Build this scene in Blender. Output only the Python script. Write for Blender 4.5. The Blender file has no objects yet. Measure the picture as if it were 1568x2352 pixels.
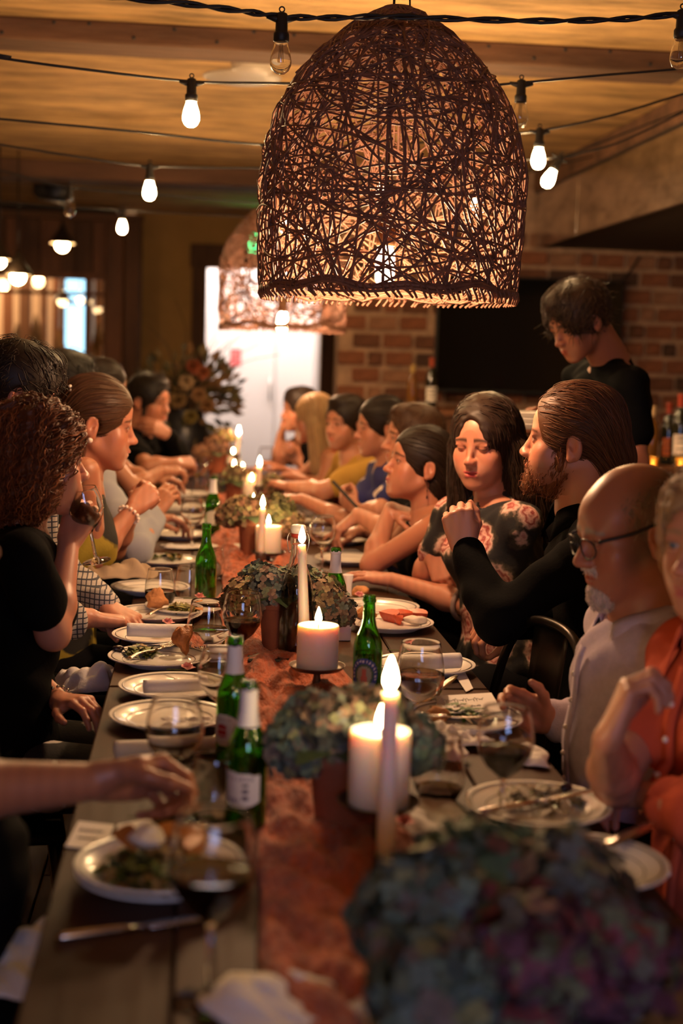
import bpy, math, random
import numpy as np
from mathutils import Vector, Matrix

random.seed(7)
RNG = np.random.default_rng(11)
SC = bpy.context.scene
COL = SC.collection

# ------------------------------------------------------------------ camera
CAMZ, TABLE = 1.47, 0.75
FPX = 3267.0


def camera_basis():
    y = np.array([462 - 784, 1176 - 806, -FPX]); y /= np.linalg.norm(y)
    r = 0.02
    u = np.array([math.sin(r), math.cos(r), 0.0])
    z = u - u.dot(y) * y; z /= np.linalg.norm(z)
    x = np.cross(y, z)
    return np.array([x, y, z])          # rows: world axes seen from the camera


CB = camera_basis()
cam_data = bpy.data.cameras.new('camera')
cam_data.sensor_fit = 'VERTICAL'; cam_data.sensor_height = 36.0; cam_data.lens = 50.0
cam_data.clip_start = 0.05
cam_data.dof.use_dof = True; cam_data.dof.focus_distance = 3.45; cam_data.dof.aperture_fstop = 2.2
cam = bpy.data.objects.new('camera', cam_data); COL.objects.link(cam)
cam.matrix_world = Matrix([[*CB[0], 0], [*CB[1], 0], [*CB[2], CAMZ], [0, 0, 0, 1]])
SC.camera = cam

# ------------------------------------------------------------------ world, exposure, large lights
w = bpy.data.worlds.new('world'); SC.world = w; w.use_nodes = True
w.node_tree.nodes['Background'].inputs[0].default_value = (0.30, 0.45, 0.9, 1)
w.node_tree.nodes['Background'].inputs[1].default_value = 0.25
vs = SC.view_settings
SC.display_settings.display_device = 'sRGB'
vs.view_transform = 'Standard'; vs.look = 'None'; vs.gamma = 1.0; vs.use_curve_mapping = False
vs.exposure = 0.82
SC.cycles.use_denoising = True
SC.cycles.max_bounces = 18; SC.cycles.diffuse_bounces = 3; SC.cycles.glossy_bounces = 5
SC.cycles.transmission_bounces = 18; SC.cycles.transparent_max_bounces = 8
SC.cycles.sample_clamp_indirect = 3.0; SC.cycles.sample_clamp_direct = 40.0
SC.cycles.caustics_reflective = False; SC.cycles.caustics_refractive = False
SC.cycles.blur_glossy = 0.5
try:
    SC.cycles.use_light_tree = True
except Exception:
    pass


def area_light(name, loc, size, power, color, rot=(0, 0, 0), sy=None):
    l = bpy.data.lights.new(name, 'AREA'); l.energy = power; l.color = color; l.size = size
    if sy: l.shape = 'RECTANGLE'; l.size_y = sy
    o = bpy.data.objects.new(name, l); o.location = loc; o.rotation_euler = rot; COL.objects.link(o)
    return o


def point_light(name, loc, power, color, r=0.03):
    l = bpy.data.lights.new(name, 'POINT'); l.energy = power; l.color = color; l.shadow_soft_size = r
    o = bpy.data.objects.new(name, l); o.location = loc; COL.objects.link(o)
    return o


WARM = (1.0, 0.54, 0.22)
# the corridor behind the open doorway, its ceiling panel
area_light('corridor_ceiling_panel', (0.6, 14.6, 2.55), 1.5, 42.0, (1.0, 0.84, 0.78))
# the room seen through the inner window
area_light('next_room_ceiling_panel', (-2.4, 15.6, 2.6), 1.4, 45.0, (1.0, 0.62, 0.32))
# two added warm fill lights behind the camera, unseen and without fixtures
point_light('rear_fill_left', (-0.5, -0.6, 2.05), 9.0, WARM, 0.06)
point_light('rear_fill_right', (0.9, -1.3, 2.05), 6.0, WARM, 0.06)


# ------------------------------------------------------------------ pixel helpers: a pixel and a real depth / height give a point in the room
def ray(px, py):
    return CB @ np.array([px - 784.0, 1176.0 - py, -FPX])


def at(px, py, Y):
    d = ray(px, py)
    p = d * (Y / d[1]); p[2] += CAMZ
    return p


def on(px, py, z=TABLE):
    d = ray(px, py)
    p = d * ((z - CAMZ) / d[2]); p[2] += CAMZ
    return p


def scale_at(Y):
    return FPX / Y


# ------------------------------------------------------------------ materials
MATS = {}


def mat(name, color=(0.8, 0.8, 0.8), rough=0.5, metal=0.0, trans=0.0, ior=1.45, emit=None, estr=0.0, sss=0.0, sssr=(0.02, 0.01, 0.005),
        vcol=False, noise=None, bump=None, coat=0.0, sheen=0.0, spec=None):
    """noise = (scale, amount, stretch xyz): procedural colour variation; bump = (scale, strength)."""
    if name in MATS: return MATS[name]
    m = bpy.data.materials.new(name); m.use_nodes = True
    nt = m.node_tree; N = nt.nodes; L = nt.links
    b = N['Principled BSDF']
    I = b.inputs
    c4 = (*color, 1)
    I['Base Color'].default_value = c4; I['Roughness'].default_value = rough; I['Metallic'].default_value = metal
    I['Transmission Weight'].default_value = trans; I['IOR'].default_value = ior
    if spec is not None: I['Specular IOR Level'].default_value = spec
    if coat: I['Coat Weight'].default_value = coat
    if sheen: I['Sheen Weight'].default_value = sheen
    if sss:
        I['Subsurface Weight'].default_value = sss; I['Subsurface Radius'].default_value = sssr; I['Subsurface Scale'].default_value = 1.0
    if emit:
        I['Emission Color'].default_value = (*emit, 1); I['Emission Strength'].default_value = estr
    src = None
    if vcol:
        a = N.new('ShaderNodeAttribute'); a.attribute_name = 'Col'
        src = a.outputs['Color']
    if noise:
        tc = N.new('ShaderNodeTexCoord'); mp = N.new('ShaderNodeMapping')
        mp.inputs['Scale'].default_value = noise[2] if len(noise) > 2 else (1, 1, 1)
        L.new(tc.outputs['Object'], mp.inputs['Vector'])
        n = N.new('ShaderNodeTexNoise'); n.inputs['Scale'].default_value = noise[0]; n.inputs['Detail'].default_value = 6
        n.inputs['Roughness'].default_value = 0.65
        L.new(mp.outputs[0], n.inputs['Vector'])
        r = N.new('ShaderNodeMapRange'); r.inputs[1].default_value = 0.3; r.inputs[2].default_value = 0.7
        r.inputs[3].default_value = 1 - noise[1]; r.inputs[4].default_value = 1 + noise[1]
        L.new(n.outputs['Fac'], r.inputs[0])
        mx = N.new('ShaderNodeVectorMath'); mx.operation = 'SCALE'
        if src is None:
            mx.inputs[0].default_value = color
        else:
            L.new(src, mx.inputs[0])
        L.new(r.outputs[0], mx.inputs['Scale'])
        src = mx.outputs[0]
    if src is not None: L.new(src, I['Base Color'])
    if bump:
        n2 = N.new('ShaderNodeTexNoise'); n2.inputs['Scale'].default_value = bump[0]; n2.inputs['Detail'].default_value = 5
        tc2 = N.new('ShaderNodeTexCoord'); mp2 = N.new('ShaderNodeMapping')
        mp2.inputs['Scale'].default_value = bump[2] if len(bump) > 2 else (1, 1, 1)
        L.new(tc2.outputs['Object'], mp2.inputs['Vector']); L.new(mp2.outputs[0], n2.inputs['Vector'])
        bp = N.new('ShaderNodeBump'); bp.inputs['Strength'].default_value = bump[1]; bp.inputs['Distance'].default_value = 0.01
        L.new(n2.outputs['Fac'], bp.inputs['Height']); L.new(bp.outputs[0], I['Normal'])
    MATS[name] = m
    return m


def emission(name, color, strength):
    if name in MATS: return MATS[name]
    m = bpy.data.materials.new(name); m.use_nodes = True
    nt = m.node_tree; nt.nodes.clear()
    e = nt.nodes.new('ShaderNodeEmission'); o = nt.nodes.new('ShaderNodeOutputMaterial')
    e.inputs[0].default_value = (*color, 1); e.inputs[1].default_value = strength
    nt.links.new(e.outputs[0], o.inputs[0])
    MATS[name] = m
    return m


# ------------------------------------------------------------------ mesh helpers
def unit(v):
    v = np.asarray(v, float); n = np.linalg.norm(v)
    return v / n if n > 1e-9 else v


def frame(d, up=(0, 0, 1)):
    d = unit(d); up = np.asarray(up, float)
    if abs(d.dot(unit(up))) > 0.97: up = np.array([1.0, 0, 0])
    x = unit(np.cross(up, d)); y = np.cross(d, x)
    return np.array([x, y, d])          # rows


def rotz(a):
    c, s = math.cos(a), math.sin(a)
    return np.array([[c, -s, 0], [s, c, 0], [0, 0, 1.0]])


def rotx(a):
    c, s = math.cos(a), math.sin(a)
    return np.array([[1.0, 0, 0], [0, c, -s], [0, s, c]])


def roty(a):
    c, s = math.cos(a), math.sin(a)
    return np.array([[c, 0, s], [0, 1.0, 0], [-s, 0, c]])


class MB:
    """Collects shapes; build() links them as one mesh object."""

    def __init__(self):
        self.v = []; self.f = []; self.m = []; self.c = []; self.n = 0

    def add(self, V, F, mi=0, col=None):
        V = np.asarray(V, float).reshape(-1, 3)
        self.v.append(V)
        o = self.n
        self.f.extend([tuple(int(i) + o for i in f) for f in F])
        self.m.extend([mi] * len(F))
        if col is None: col = (1, 1, 1)
        c = np.asarray(col, float)
        if c.ndim == 1: c = np.tile(c[:3], (len(V), 1))
        self.c.append(c)
        self.n += len(V)
        return self

    def box(self, lo, hi, mi=0, R=None, c=None, col=None, bev=0.0):
        """box lo..hi; with bev its twelve edges are chamfered"""
        lo = np.array(lo, float); hi = np.array(hi, float)
        if R is not None or c is not None:
            ctr = np.array(c if c is not None else (0, 0, 0), float)
        if bev <= 0:
            V = np.array([[(lo, hi)[i & 1][0], (lo, hi)[i >> 1 & 1][1], (lo, hi)[i >> 2 & 1][2]] for i in range(8)])
            F = [(0, 2, 3, 1), (4, 5, 7, 6), (0, 1, 5, 4), (2, 6, 7, 3), (0, 4, 6, 2), (1, 3, 7, 5)]
        else:
            b = min(bev, *(0.45 * (hi - lo)))
            V = []
            for i in range(8):
                s = [(i >> a) & 1 for a in range(3)]
                p = [(lo, hi)[s[a]][a] for a in range(3)]
                q = [p[a] + (b if s[a] == 0 else -b) for a in range(3)]
                V += [[p[0], q[1], q[2]], [q[0], p[1], q[2]], [q[0], q[1], p[2]]]
            V = np.array(V); ix = lambda i, a: 3 * i + a
            F = []
            for a in range(3):
                o1, o2 = (a + 1) % 3, (a + 2) % 3
                for s in (0, 1):
                    q = [ix((s << a) | (u << o1) | (t << o2), a) for u, t in ((0, 0), (1, 0), (1, 1), (0, 1))]
                    F.append(tuple(q if s else q[::-1]))
                for u in (0, 1):
                    for t in (0, 1):
                        i0 = (u << o1) | (t << o2); i1 = i0 | (1 << a)
                        q = (ix(i0, o1), ix(i1, o1), ix(i1, o2), ix(i0, o2))
                        F.append(q if (u ^ t) else q[::-1])
            for i in range(8):
                q = (ix(i, 0), ix(i, 1), ix(i, 2)); par = (i & 1) ^ (i >> 1 & 1) ^ (i >> 2 & 1)
                F.append(q if par else q[::-1])
        if R is not None: V = (V - 0) @ np.asarray(R).T
        if c is not None: V = V + ctr
        return self.add(V, F, mi, col)

    def tube(self, path, r, n=6, mi=0, col=None, caps=True, closed=False):
        P = np.asarray(path, float); m = len(P)
        rr = np.full(m, r, float) if np.isscalar(r) else np.asarray(r, float)
        T = np.gradient(P, axis=0) if not closed else np.roll(P, -1, 0) - np.roll(P, 1, 0)
        T /= np.linalg.norm(T, axis=1)[:, None] + 1e-12
        X = frame(T[0])[0]; V = []
        ang = np.arange(n) * 2 * math.pi / n
        for i in range(m):
            X = X - X.dot(T[i]) * T[i]; X /= np.linalg.norm(X) + 1e-12
            Y = np.cross(T[i], X)
            V.append(P[i] + rr[i] * (np.cos(ang)[:, None] * X + np.sin(ang)[:, None] * Y))
        F = []
        for i in range(m if closed else m - 1):
            a = i * n; b = ((i + 1) % m) * n
            for j in range(n): F.append((a + j, a + (j + 1) % n, b + (j + 1) % n, b + j))
        if caps and not closed:
            F.append(tuple(range(n))[::-1]); F.append(tuple((m - 1) * n + j for j in range(n)))
        return self.add(np.concatenate(V), F, mi, col)

    def lathe(self, prof, n=32, mi=0, c=(0, 0, 0), R=None, col=None, sx=1.0, sy=1.0, a0=0.0, a1=2 * math.pi):
        """prof = [(r, z)...] bottom to top outside; r=0 ends close"""
        full = abs(a1 - a0 - 2 * math.pi) < 1e-6
        q = [prof[0]]                                   # small chamfers at sharp corners keep smooth shading clean
        for p, c_, x in zip(prof[:-2], prof[1:-1], prof[2:]):
            d1 = (c_[0] - p[0], c_[1] - p[1]); d2 = (x[0] - c_[0], x[1] - c_[1]); l1 = math.hypot(*d1); l2 = math.hypot(*d2)
            if l1 < 1e-6 or l2 < 1e-6 or (d1[0] * d2[0] + d1[1] * d2[1]) / (l1 * l2) > .75 or c_[0] < 1e-6: q.append(c_); continue
            t1 = min(.28, .0015 / l1); t2 = min(.28, .0015 / l2)
            q += [(c_[0] - d1[0] * t1, c_[1] - d1[1] * t1), (c_[0] + d2[0] * t2, c_[1] + d2[1] * t2)]
        if len(prof) > 2: prof = q + [prof[-1]]
        ang = a0 + (a1 - a0) * np.arange(n if full else n + 1) / n
        V = []; rings = []
        for r, z in prof:
            if r < 1e-6:
                rings.append([len(V)]); V.append((0, 0, z))
            else:
                rings.append(list(range(len(V), len(V) + len(ang))))
                V += [(r * math.cos(a) * sx, r * math.sin(a) * sy, z) for a in ang]
        F = []; k = len(ang)
        for A, B in zip(rings[:-1], rings[1:]):
            for j in range(k if full else k - 1):
                j2 = (j + 1) % k
                if len(A) == 1 and len(B) == 1: continue
                if len(A) == 1: F.append((A[0], B[j2], B[j]))
                elif len(B) == 1: F.append((A[j], A[j2], B[0]))
                else: F.append((A[j], A[j2], B[j2], B[j]))
        V = np.array(V, float)
        if R is not None: V = V @ np.asarray(R).T
        return self.add(V + np.asarray(c, float), F, mi, col)

    def ball(self, c, r, n=12, mi=0, R=None, col=None):
        r = np.full(3, r, float) if np.isscalar(r) else np.asarray(r, float)
        k = max(4, n // 2)
        prof = [(math.sin(math.pi * i / k), -math.cos(math.pi * i / k)) for i in range(k + 1)]
        prof[0] = (0, -1); prof[-1] = (0, 1)
        t = MB().lathe(prof, n)
        V = np.concatenate(t.v) * r
        if R is not None: V = V @ np.asarray(R).T
        return self.add(V + np.asarray(c, float), t.f, mi, col)

    def grid(self, P, mi=0, col=None, closed_u=False):
        P = np.asarray(P, float); a, b = P.shape[:2]
        F = [(i * b + j, ((i + 1) % a) * b + j, ((i + 1) % a) * b + j + 1, i * b + j + 1) for i in range(a if closed_u else a - 1) for j in range(b - 1)]
        return self.add(P.reshape(-1, 3), F, mi, col)

    def build(self, name, mats, parent=None, smooth=True, local=False, vcol=False, thick=0.0):
        V = np.concatenate(self.v)
        if parent is not None and not local: V = V - np.array(root_loc(parent))
        me = bpy.data.meshes.new(name)
        me.from_pydata(V.tolist(), [], self.f)
        mats = mats if isinstance(mats, (list, tuple)) else [mats]
        for m in mats: me.materials.append(m)
        if len(mats) > 1: me.polygons.foreach_set('material_index', self.m)
        if smooth: me.polygons.foreach_set('use_smooth', [True] * len(me.polygons))
        if vcol:
            at_ = me.color_attributes.new('Col', 'FLOAT_COLOR', 'POINT')
            C = np.concatenate(self.c); C = np.hstack([C, np.ones((len(C), 1))])
            at_.data.foreach_set('color', C.astype(np.float32).ravel())
        me.update()
        o = bpy.data.objects.new(name, me); COL.objects.link(o)
        if parent is not None: o.parent = parent
        if thick:
            s = o.modifiers.new('thickness', 'SOLIDIFY'); s.thickness = thick; s.offset = 0
        return o


def root_loc(o):
    while o.parent is not None: o = o.parent
    return o.location


def tag(o, label=None, cat=None, group=None, kind=None):
    if label: o['label'] = label
    if cat: o['category'] = cat
    if group: o['group'] = group
    if kind: o['kind'] = kind
    return o


def thing(name, label, cat, loc=(0, 0, 0), rz=0.0, group=None):
    o = bpy.data.objects.new(name, None); COL.objects.link(o)
    o.empty_display_size = 0.05
    o.location = [float(x) for x in loc]; o.rotation_euler = (0, 0, rz)
    return tag(o, label, cat, group)


def dup(root, loc, rz=0.0, label=None, rot=None, scale=None):
    r = root.copy(); COL.objects.link(r); r.location = [float(x) for x in loc]
    r.rotation_euler = rot if rot is not None else (0, 0, rz)
    if scale: r.scale = (scale,) * 3
    if label: r['label'] = label
    for ch in list(root.children):
        c = ch.copy(); COL.objects.link(c); c.parent = r
        for g in list(ch.children):
            d = g.copy(); COL.objects.link(d); d.parent = c
    return r


def struct(o):
    o['kind'] = 'structure'
    return o


def smooth_path(pts, n=40):
    """Catmull-Rom through pts"""
    P = np.asarray(pts, float)
    P = np.vstack([2 * P[0] - P[1], P, 2 * P[-1] - P[-2]])
    m = len(P) - 3; out = []
    for k in range(n):
        t = k / (n - 1) * m; i = min(int(t), m - 1); u = t - i
        a, b, c, d = P[i:i + 4]
        out.append(0.5 * (2 * b + (c - a) * u + (2 * a - 5 * b + 4 * c - d) * u * u + (3 * b - a - 3 * c + d) * u ** 3))
    return np.array(out)
# ------------------------------------------------------------------ the room
CEIL = 2.73
YB = 13.5                                  # back wall
M_wood_dark = mat('dark_timber', (0.10, 0.042, 0.018), 0.7, noise=(9, 0.45, (1, 1, 0.12)), bump=(40, 0.5, (1, 1, 0.1)))
M_wood_red = mat('red_brown_timber', (0.16, 0.062, 0.024), 0.65, noise=(9, 0.4, (1, 1, 0.12)), bump=(40, 0.5, (1, 1, 0.1)))
M_beam = mat('reclaimed_beam', (0.125, 0.060, 0.032), 0.8, noise=(7, 0.5, (0.15, 1, 1)), bump=(30, 0.8, (0.2, 1, 1)))
M_plaster = mat('ochre_plaster', (0.42, 0.24, 0.075), 0.85, noise=(3, 0.12), bump=(30, 0.25))
M_ceil = mat('straw_plaster', (0.52, 0.31, 0.125), 0.85, noise=(9, 0.55, (0.25, 1, 1)), bump=(70, 1.0, (0.3, 1, 1)))
M_floor = mat('floor_boards', (0.06, 0.028, 0.014), 0.5, noise=(8, 0.4, (1, 0.1, 1)))
M_white = mat('white_paint', (0.85, 0.83, 0.82), 0.6)
M_black = mat('black_metal', (0.012, 0.011, 0.011), 0.35, metal=0.6)
M_blackplastic = mat('black_plastic', (0.012, 0.012, 0.013), 0.45)
M_mortar = mat('mortar', (0.36, 0.23, 0.15), 0.95, noise=(14, 0.3), bump=(60, 0.6))
M_steel_clad = mat('raw_steel_cladding', (0.70, 0.67, 0.64), 0.24, metal=1.0, noise=(3.5, 0.45, (1, 1, 3)), bump=(9, 0.25))
M_glass = mat('clear_glass', (1, 1, 1), 0.0, trans=1.0, ior=1.45)
M_dark = mat('dark_paint', (0.03, 0.018, 0.012), 0.8)


def sbox(name, lo, hi, m, bev=0.0, parent=None):
    o = MB().box(lo, hi, bev=bev).build(name, m, parent, smooth=False)
    return struct(o) if parent is None else o


fl = sbox('floor', (-3.5, -3.0, -0.12), (3.8, 17.6, -0.02), M_dark)
for i in range(26):
    x0 = -3.5 + i * 0.2808
    for y0, y1 in ((-3.0, 3.1 + 0.4 * (i % 3)), (3.1 + 0.4 * (i % 3), 9.0 + 0.5 * (i % 2)), (9.0 + 0.5 * (i % 2), 13.4)):
        MB().box((x0 + .003, y0 + .003, -0.02), (x0 + .278, y1 - .003, 0.0), bev=.002).build('plank', M_floor, fl, smooth=False)
ce = sbox('ceiling', (-3.5, -3.0, CEIL), (3.8, 17.6, CEIL + 0.1), M_ceil)
struct(MB().box((-3.6, -3.0, 0), (-3.5, 17.6, CEIL)).build('wall_left', M_plaster, smooth=False))
struct(MB().box((3.8, -3.0, 0), (3.9, 17.6, CEIL)).build('wall_right', M_plaster, smooth=False))
# front wall behind the camera with a two-pane window to the evening sky
wf = MB()
WX0, WX1, WZ0, WZ1 = -0.55, 0.95, 1.15, 2.35
wf.box((-3.5, -3.1, 0), (WX0, -3.0, CEIL)); wf.box((WX1, -3.1, 0), (3.8, -3.0, CEIL))
wf.box((WX0, -3.1, 0), (WX1, -3.0, WZ0)); wf.box((WX0, -3.1, WZ1), (WX1, -3.0, CEIL))
struct(wf.build('wall_front', M_plaster, smooth=False))
win = MB()
for a, b in ((WX0, WX0 + .06), (WX1 - .06, WX1), ((WX0 + WX1) / 2 - .09, (WX0 + WX1) / 2 + .09)):
    win.box((a, -3.08, WZ0), (b, -2.98, WZ1))
win.box((WX0, -3.08, WZ0), (WX1, -2.98, WZ0 + .06)); win.box((WX0, -3.08, WZ1 - .06), (WX1, -2.98, WZ1))
wo = struct(win.build('window_1', M_wood_dark, smooth=False))
M_sky = emission('evening_sky_in_window', (0.42, 0.55, 1.0), 6.5)
for a, b in ((WX0 + .06, (WX0 + WX1) / 2 - .09), ((WX0 + WX1) / 2 + .09, WX1 - .06)):
    MB().box((a, -3.06, WZ0 + .06), (b, -3.05, WZ1 - .06)).build('pane', M_sky, wo, smooth=False)

# ceiling beams
def xbeam(py_top_left, py_bot_left, Y0, Y1, zb, x0=-3.5, x1=3.8, name='trim_1', m=None):
    return sbox(name, (x0, Y0, zb), (x1, Y1, CEIL), m or M_beam, bev=0.008)


x_end = at(1562, 190, 5.9)[0]
xbeam(0, 0, 5.75, 6.0, 2.645, x1=x_end, name='trim_1')
xbeam(0, 0, 10.0, 10.45, 2.61, x1=2.1, name='trim_2')
sbox('trim_3', (-3.5, 4.25, 2.715), (3.8, 4.65, CEIL), M_ceil, bev=0.006)           # thickened ceiling strip before the first beam
# nail holes in the near beam
nb = MB()
for k in range(26):
    x = -1.9 + k * 0.16 + random.uniform(-.04, .04)
    nb.ball((x, 5.75, 2.665 + random.choice((0.0, 0.045)) + random.uniform(0, .01)), (0.008, .004, 0.008), 6)
o = nb.build('nail_hole', M_blackplastic, bpy.data.objects['trim_1']); o['kind'] = 'stuff'

# bulkhead on the right, clad in raw steel sheets, timber beam above it
BX, BZ0, BZ1, BY1 = 2.215, 2.225, 2.585, 9.6
bk = sbox('trim_4', (BX + .01, 2.0, BZ0 + .01), (3.8, BY1, BZ1), M_dark)
ys = [2.0, 4.2, 6.35, 8.45, BY1]
for a, b in zip(ys[:-1], ys[1:]):
    MB().box((BX - .004, a + .004, BZ0), (BX + .012, b - .004, BZ1), bev=.002).build('panel', M_steel_clad, bk, smooth=False)
sbox('trim_5', (BX - .02, 2.0, BZ1 + .012), (BX + .22, BY1, CEIL), M_beam, bev=.01)
sbox('trim_6', (BX - .012, 2.0, BZ1), (BX + .3, BY1, BZ1 + .012), M_blackplastic)

# brick wall on the right, each brick a piece
YW = 9.55
bw_x0 = at(776, 800, YW)[0]
wall = sbox('wall_brick', (bw_x0, YW, 0), (3.8, YW + 0.25, CEIL), M_mortar)
brick_m = [mat('brick_%s' % n, c, 0.9, noise=(16, 0.3), bump=(50, 0.8)) for n, c in
           (('orange', (0.20, 0.075, 0.036)), ('brown', (0.125, 0.052, 0.028)), ('dark', (0.065, 0.033, 0.022)), ('pale', (0.25, 0.125, 0.07)))]
brick_meshes = []
for k in range(6):
    L = (0.185, 0.19, 0.18, 0.09, 0.095, 0.19)[k]
    mb = MB().box((-L / 2, -.02, -.044), (L / 2, .02, .044), bev=.008)
    V = np.concatenate(mb.v); V += RNG.normal(0, .0022, V.shape); mb.v = [V]
    o = mb.build('brick_shape', brick_m[0], None, smooth=False)
    brick_meshes.append([o.data.copy() for _ in brick_m])
    for me, bm_ in zip(brick_meshes[-1], brick_m): me.materials[0] = bm_
    bpy.data.objects.remove(o)
nbk = 0
z = 0.99
row = 0
while z < 2.3 and nbk < 292:
    x = bw_x0 + (0.0 if row % 2 else -0.1) + .1
    while x < 3.5 and nbk < 292:
        k = random.choice((0, 1, 2, 5, 3)) if random.random() < .8 else 4
        L = (0.185, 0.19, 0.18, 0.09, 0.095, 0.19)[k]
        hidden = 1.62 < x + L / 2 < 2.55 and 1.25 < z < 1.88      # behind the television
        if not hidden:
            o = bpy.data.objects.new('brick', random.choice(brick_meshes[k][:3] + brick_meshes[k][:2] + [brick_meshes[k][3]])); COL.objects.link(o)
            o.parent = wall
            o.location = (x + L / 2, YW - .006 + random.uniform(-.006, .006), z + random.uniform(-.004, .004))
            o.rotation_euler = (0, random.uniform(-.02, .02), random.uniform(-.02, .02)); nbk += 1
        x += L + .024
    z += .117; row += 1

# back wall: plaster, doorway with timber trim, white corridor behind it
dl, dr = at(474, 700, YB)[0], at(738, 700, YB)[0]
dz = at(600, 619, YB)[2]
post_r = at(322, 700, YB)[0]
wb = MB()
wb.box((post_r - .05, YB, 0), (dl, YB + .12, CEIL)); wb.box((dr, YB, 0), (3.8, YB + .12, CEIL)); wb.box((dl, YB, dz), (dr, YB + .12, CEIL))
struct(wb.build('wall_back', M_plaster, smooth=False))
d1 = MB()
t0, t1 = at(442, 590, YB)[0], at(776, 600, YB)[0]
d1.box((t0, YB - .04, 0), (dl, YB + .02, dz), bev=.006)
d1.box((dr, YB - .04, 0), (t1, YB + .02, dz), bev=.006)
d1.box((t0 - .02, YB - .06, dz - .005), (t1 + .03, YB + .02, at(450, 560, YB)[2]), bev=.006)
struct(d1.build('door_1', M_wood_dark, smooth=False))
YC = 15.2
cr = MB()
cr.box((dl - .9, YC + .4, 0), (dr + .6, YC + .5, CEIL)); cr.box((dl - .9, YB + .12, 0), (dl - .8, YC + .4, CEIL)); cr.box((dr + .5, YB + .12, 0), (dr + .6, YC + .4, CEIL))
struct(cr.build('wall_corridor', M_white, smooth=False))
seam = at(633, 800, YC)[0]
for k, (a, b) in enumerate(((seam - 1.0, seam - .006), (seam + .006, at(722, 800, YC)[0]))):
    o = struct(MB().box((a, YC, .02), (b, YC + .045, 2.5), bev=.004).build('door_%d' % (k + 2), M_white, smooth=False))
    if k == 0:
        MB().tube([(seam - .05, YC - .01, .98), (seam - .05, YC - .05, .98), (seam - .05, YC - .05, 1.2), (seam - .05, YC - .01, 1.2)], .012, 8).build('door_handle', mat('brushed_steel', (.6, .58, .55), .3, metal=1), o)
sg = thing('notice_sign', 'small red notice sign on the bright white corridor door', 'sign', at(541, 820, YC - .004))
p0 = at(529, 801, YC - .006); p1 = at(553, 840, YC - .006)
MB().box((p0[0], YC - .008, p1[2]), (p1[0], YC - .002, p0[2])).build('plate', mat('red_notice', (.75, .12, .14), .5), sg, smooth=False)
zz = np.linspace(p0[2], p1[2], 8)
lb = MB()
for q in (2, 3, 5): lb.box((p0[0] + .015, YC - .010, zz[q] - .006), (p1[0] - .015, YC - .007, zz[q] + .006))
lb.build('text_lines', mat('pale_red_print', (.9, .45, .42), .5), sg, smooth=False)

# curtain of dried grass beside the doorway (right jamb)
# inner window on the left, in a dark plank wall, posts right of it
YL = 13.2
wl, wr = at(-260, 700, YL)[0], at(240, 700, YL)[0]
wz1, wz0 = at(120, 637, YL)[2], at(120, 905, YL)[2]
wl = -3.5
lw = MB()
lw.box((wl, YL + .02, wz1), (wr + .1, YL + .1, CEIL)); lw.box((wl, YL + .02, 0), (wr + .1, YL + .1, wz0))
wall2 = struct(lw.build('wall_window_side', M_dark, smooth=False))
x = wl
while x < wr + .08:
    wd = random.uniform(.13, .2)
    MB().box((x + .003, YL - random.uniform(.004, .016), wz1 + .03), (min(x + wd, wr + .1) - .003, YL + .02, at(100, 502, YL)[2]), bev=.003).build('plank', random.choice((M_wood_dark, M_wood_red)), wall2, smooth=False)
    MB().box((x + .003, YL - random.uniform(.004, .016), 0), (min(x + wd, wr + .1) - .003, YL + .02, wz0 - .03), bev=.003).build('plank', random.choice((M_wood_dark, M_wood_red)), wall2, smooth=False)
    x += wd
sbox('trim_7', (wl, YL - .08, at(100, 502, YL)[2]), (at(330, 495, YL)[0], YL + .02, at(100, 486, YL)[2]), M_beam, bev=.006)
wn = MB()
fr = .06
wn.box((wl, YL - .03, wz1 - .01), (wr + .05, YL + .04, wz1 + .05), bev=.004); wn.box((wl, YL - .03, wz0 - .05), (wr + .05, YL + .04, wz0 + .01), bev=.004)
wn.box((wr - .01, YL - .03, wz0), (wr + .06, YL + .04, wz1), bev=.004)
mx = at(200, 700, YL)[0]; wn.box((mx - .022, YL - .02, wz0), (mx + .022, YL + .03, wz1), bev=.003)
mz = at(100, 672, YL)[2]; wn.box((wl, YL - .02, mz - .016), (wr, YL + .03, mz + .016), bev=.003)
w2 = struct(wn.build('window_2', M_wood_red, smooth=False))
for a, b in ((wl, mx), (mx, wr)):
    for c, d in ((wz0, mz), (mz, wz1)):
        MB().box((a + .02, YL + .004, c + .02), (b - .02, YL + .008, d - .02)).build('pane', M_glass, w2, smooth=False)
sbox('trim_8', (at(243, 700, YL)[0], YL - .1, 0), (at(283, 700, YL)[0], YL + .1, at(100, 500, YL)[2]), M_wood_red, bev=.01)
sbox('trim_9', (at(286, 700, YL)[0], YL - .16, 0), (at(322, 700, YL)[0], YL + .3, at(100, 500, YL)[2]), M_wood_dark, bev=.01)
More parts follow.
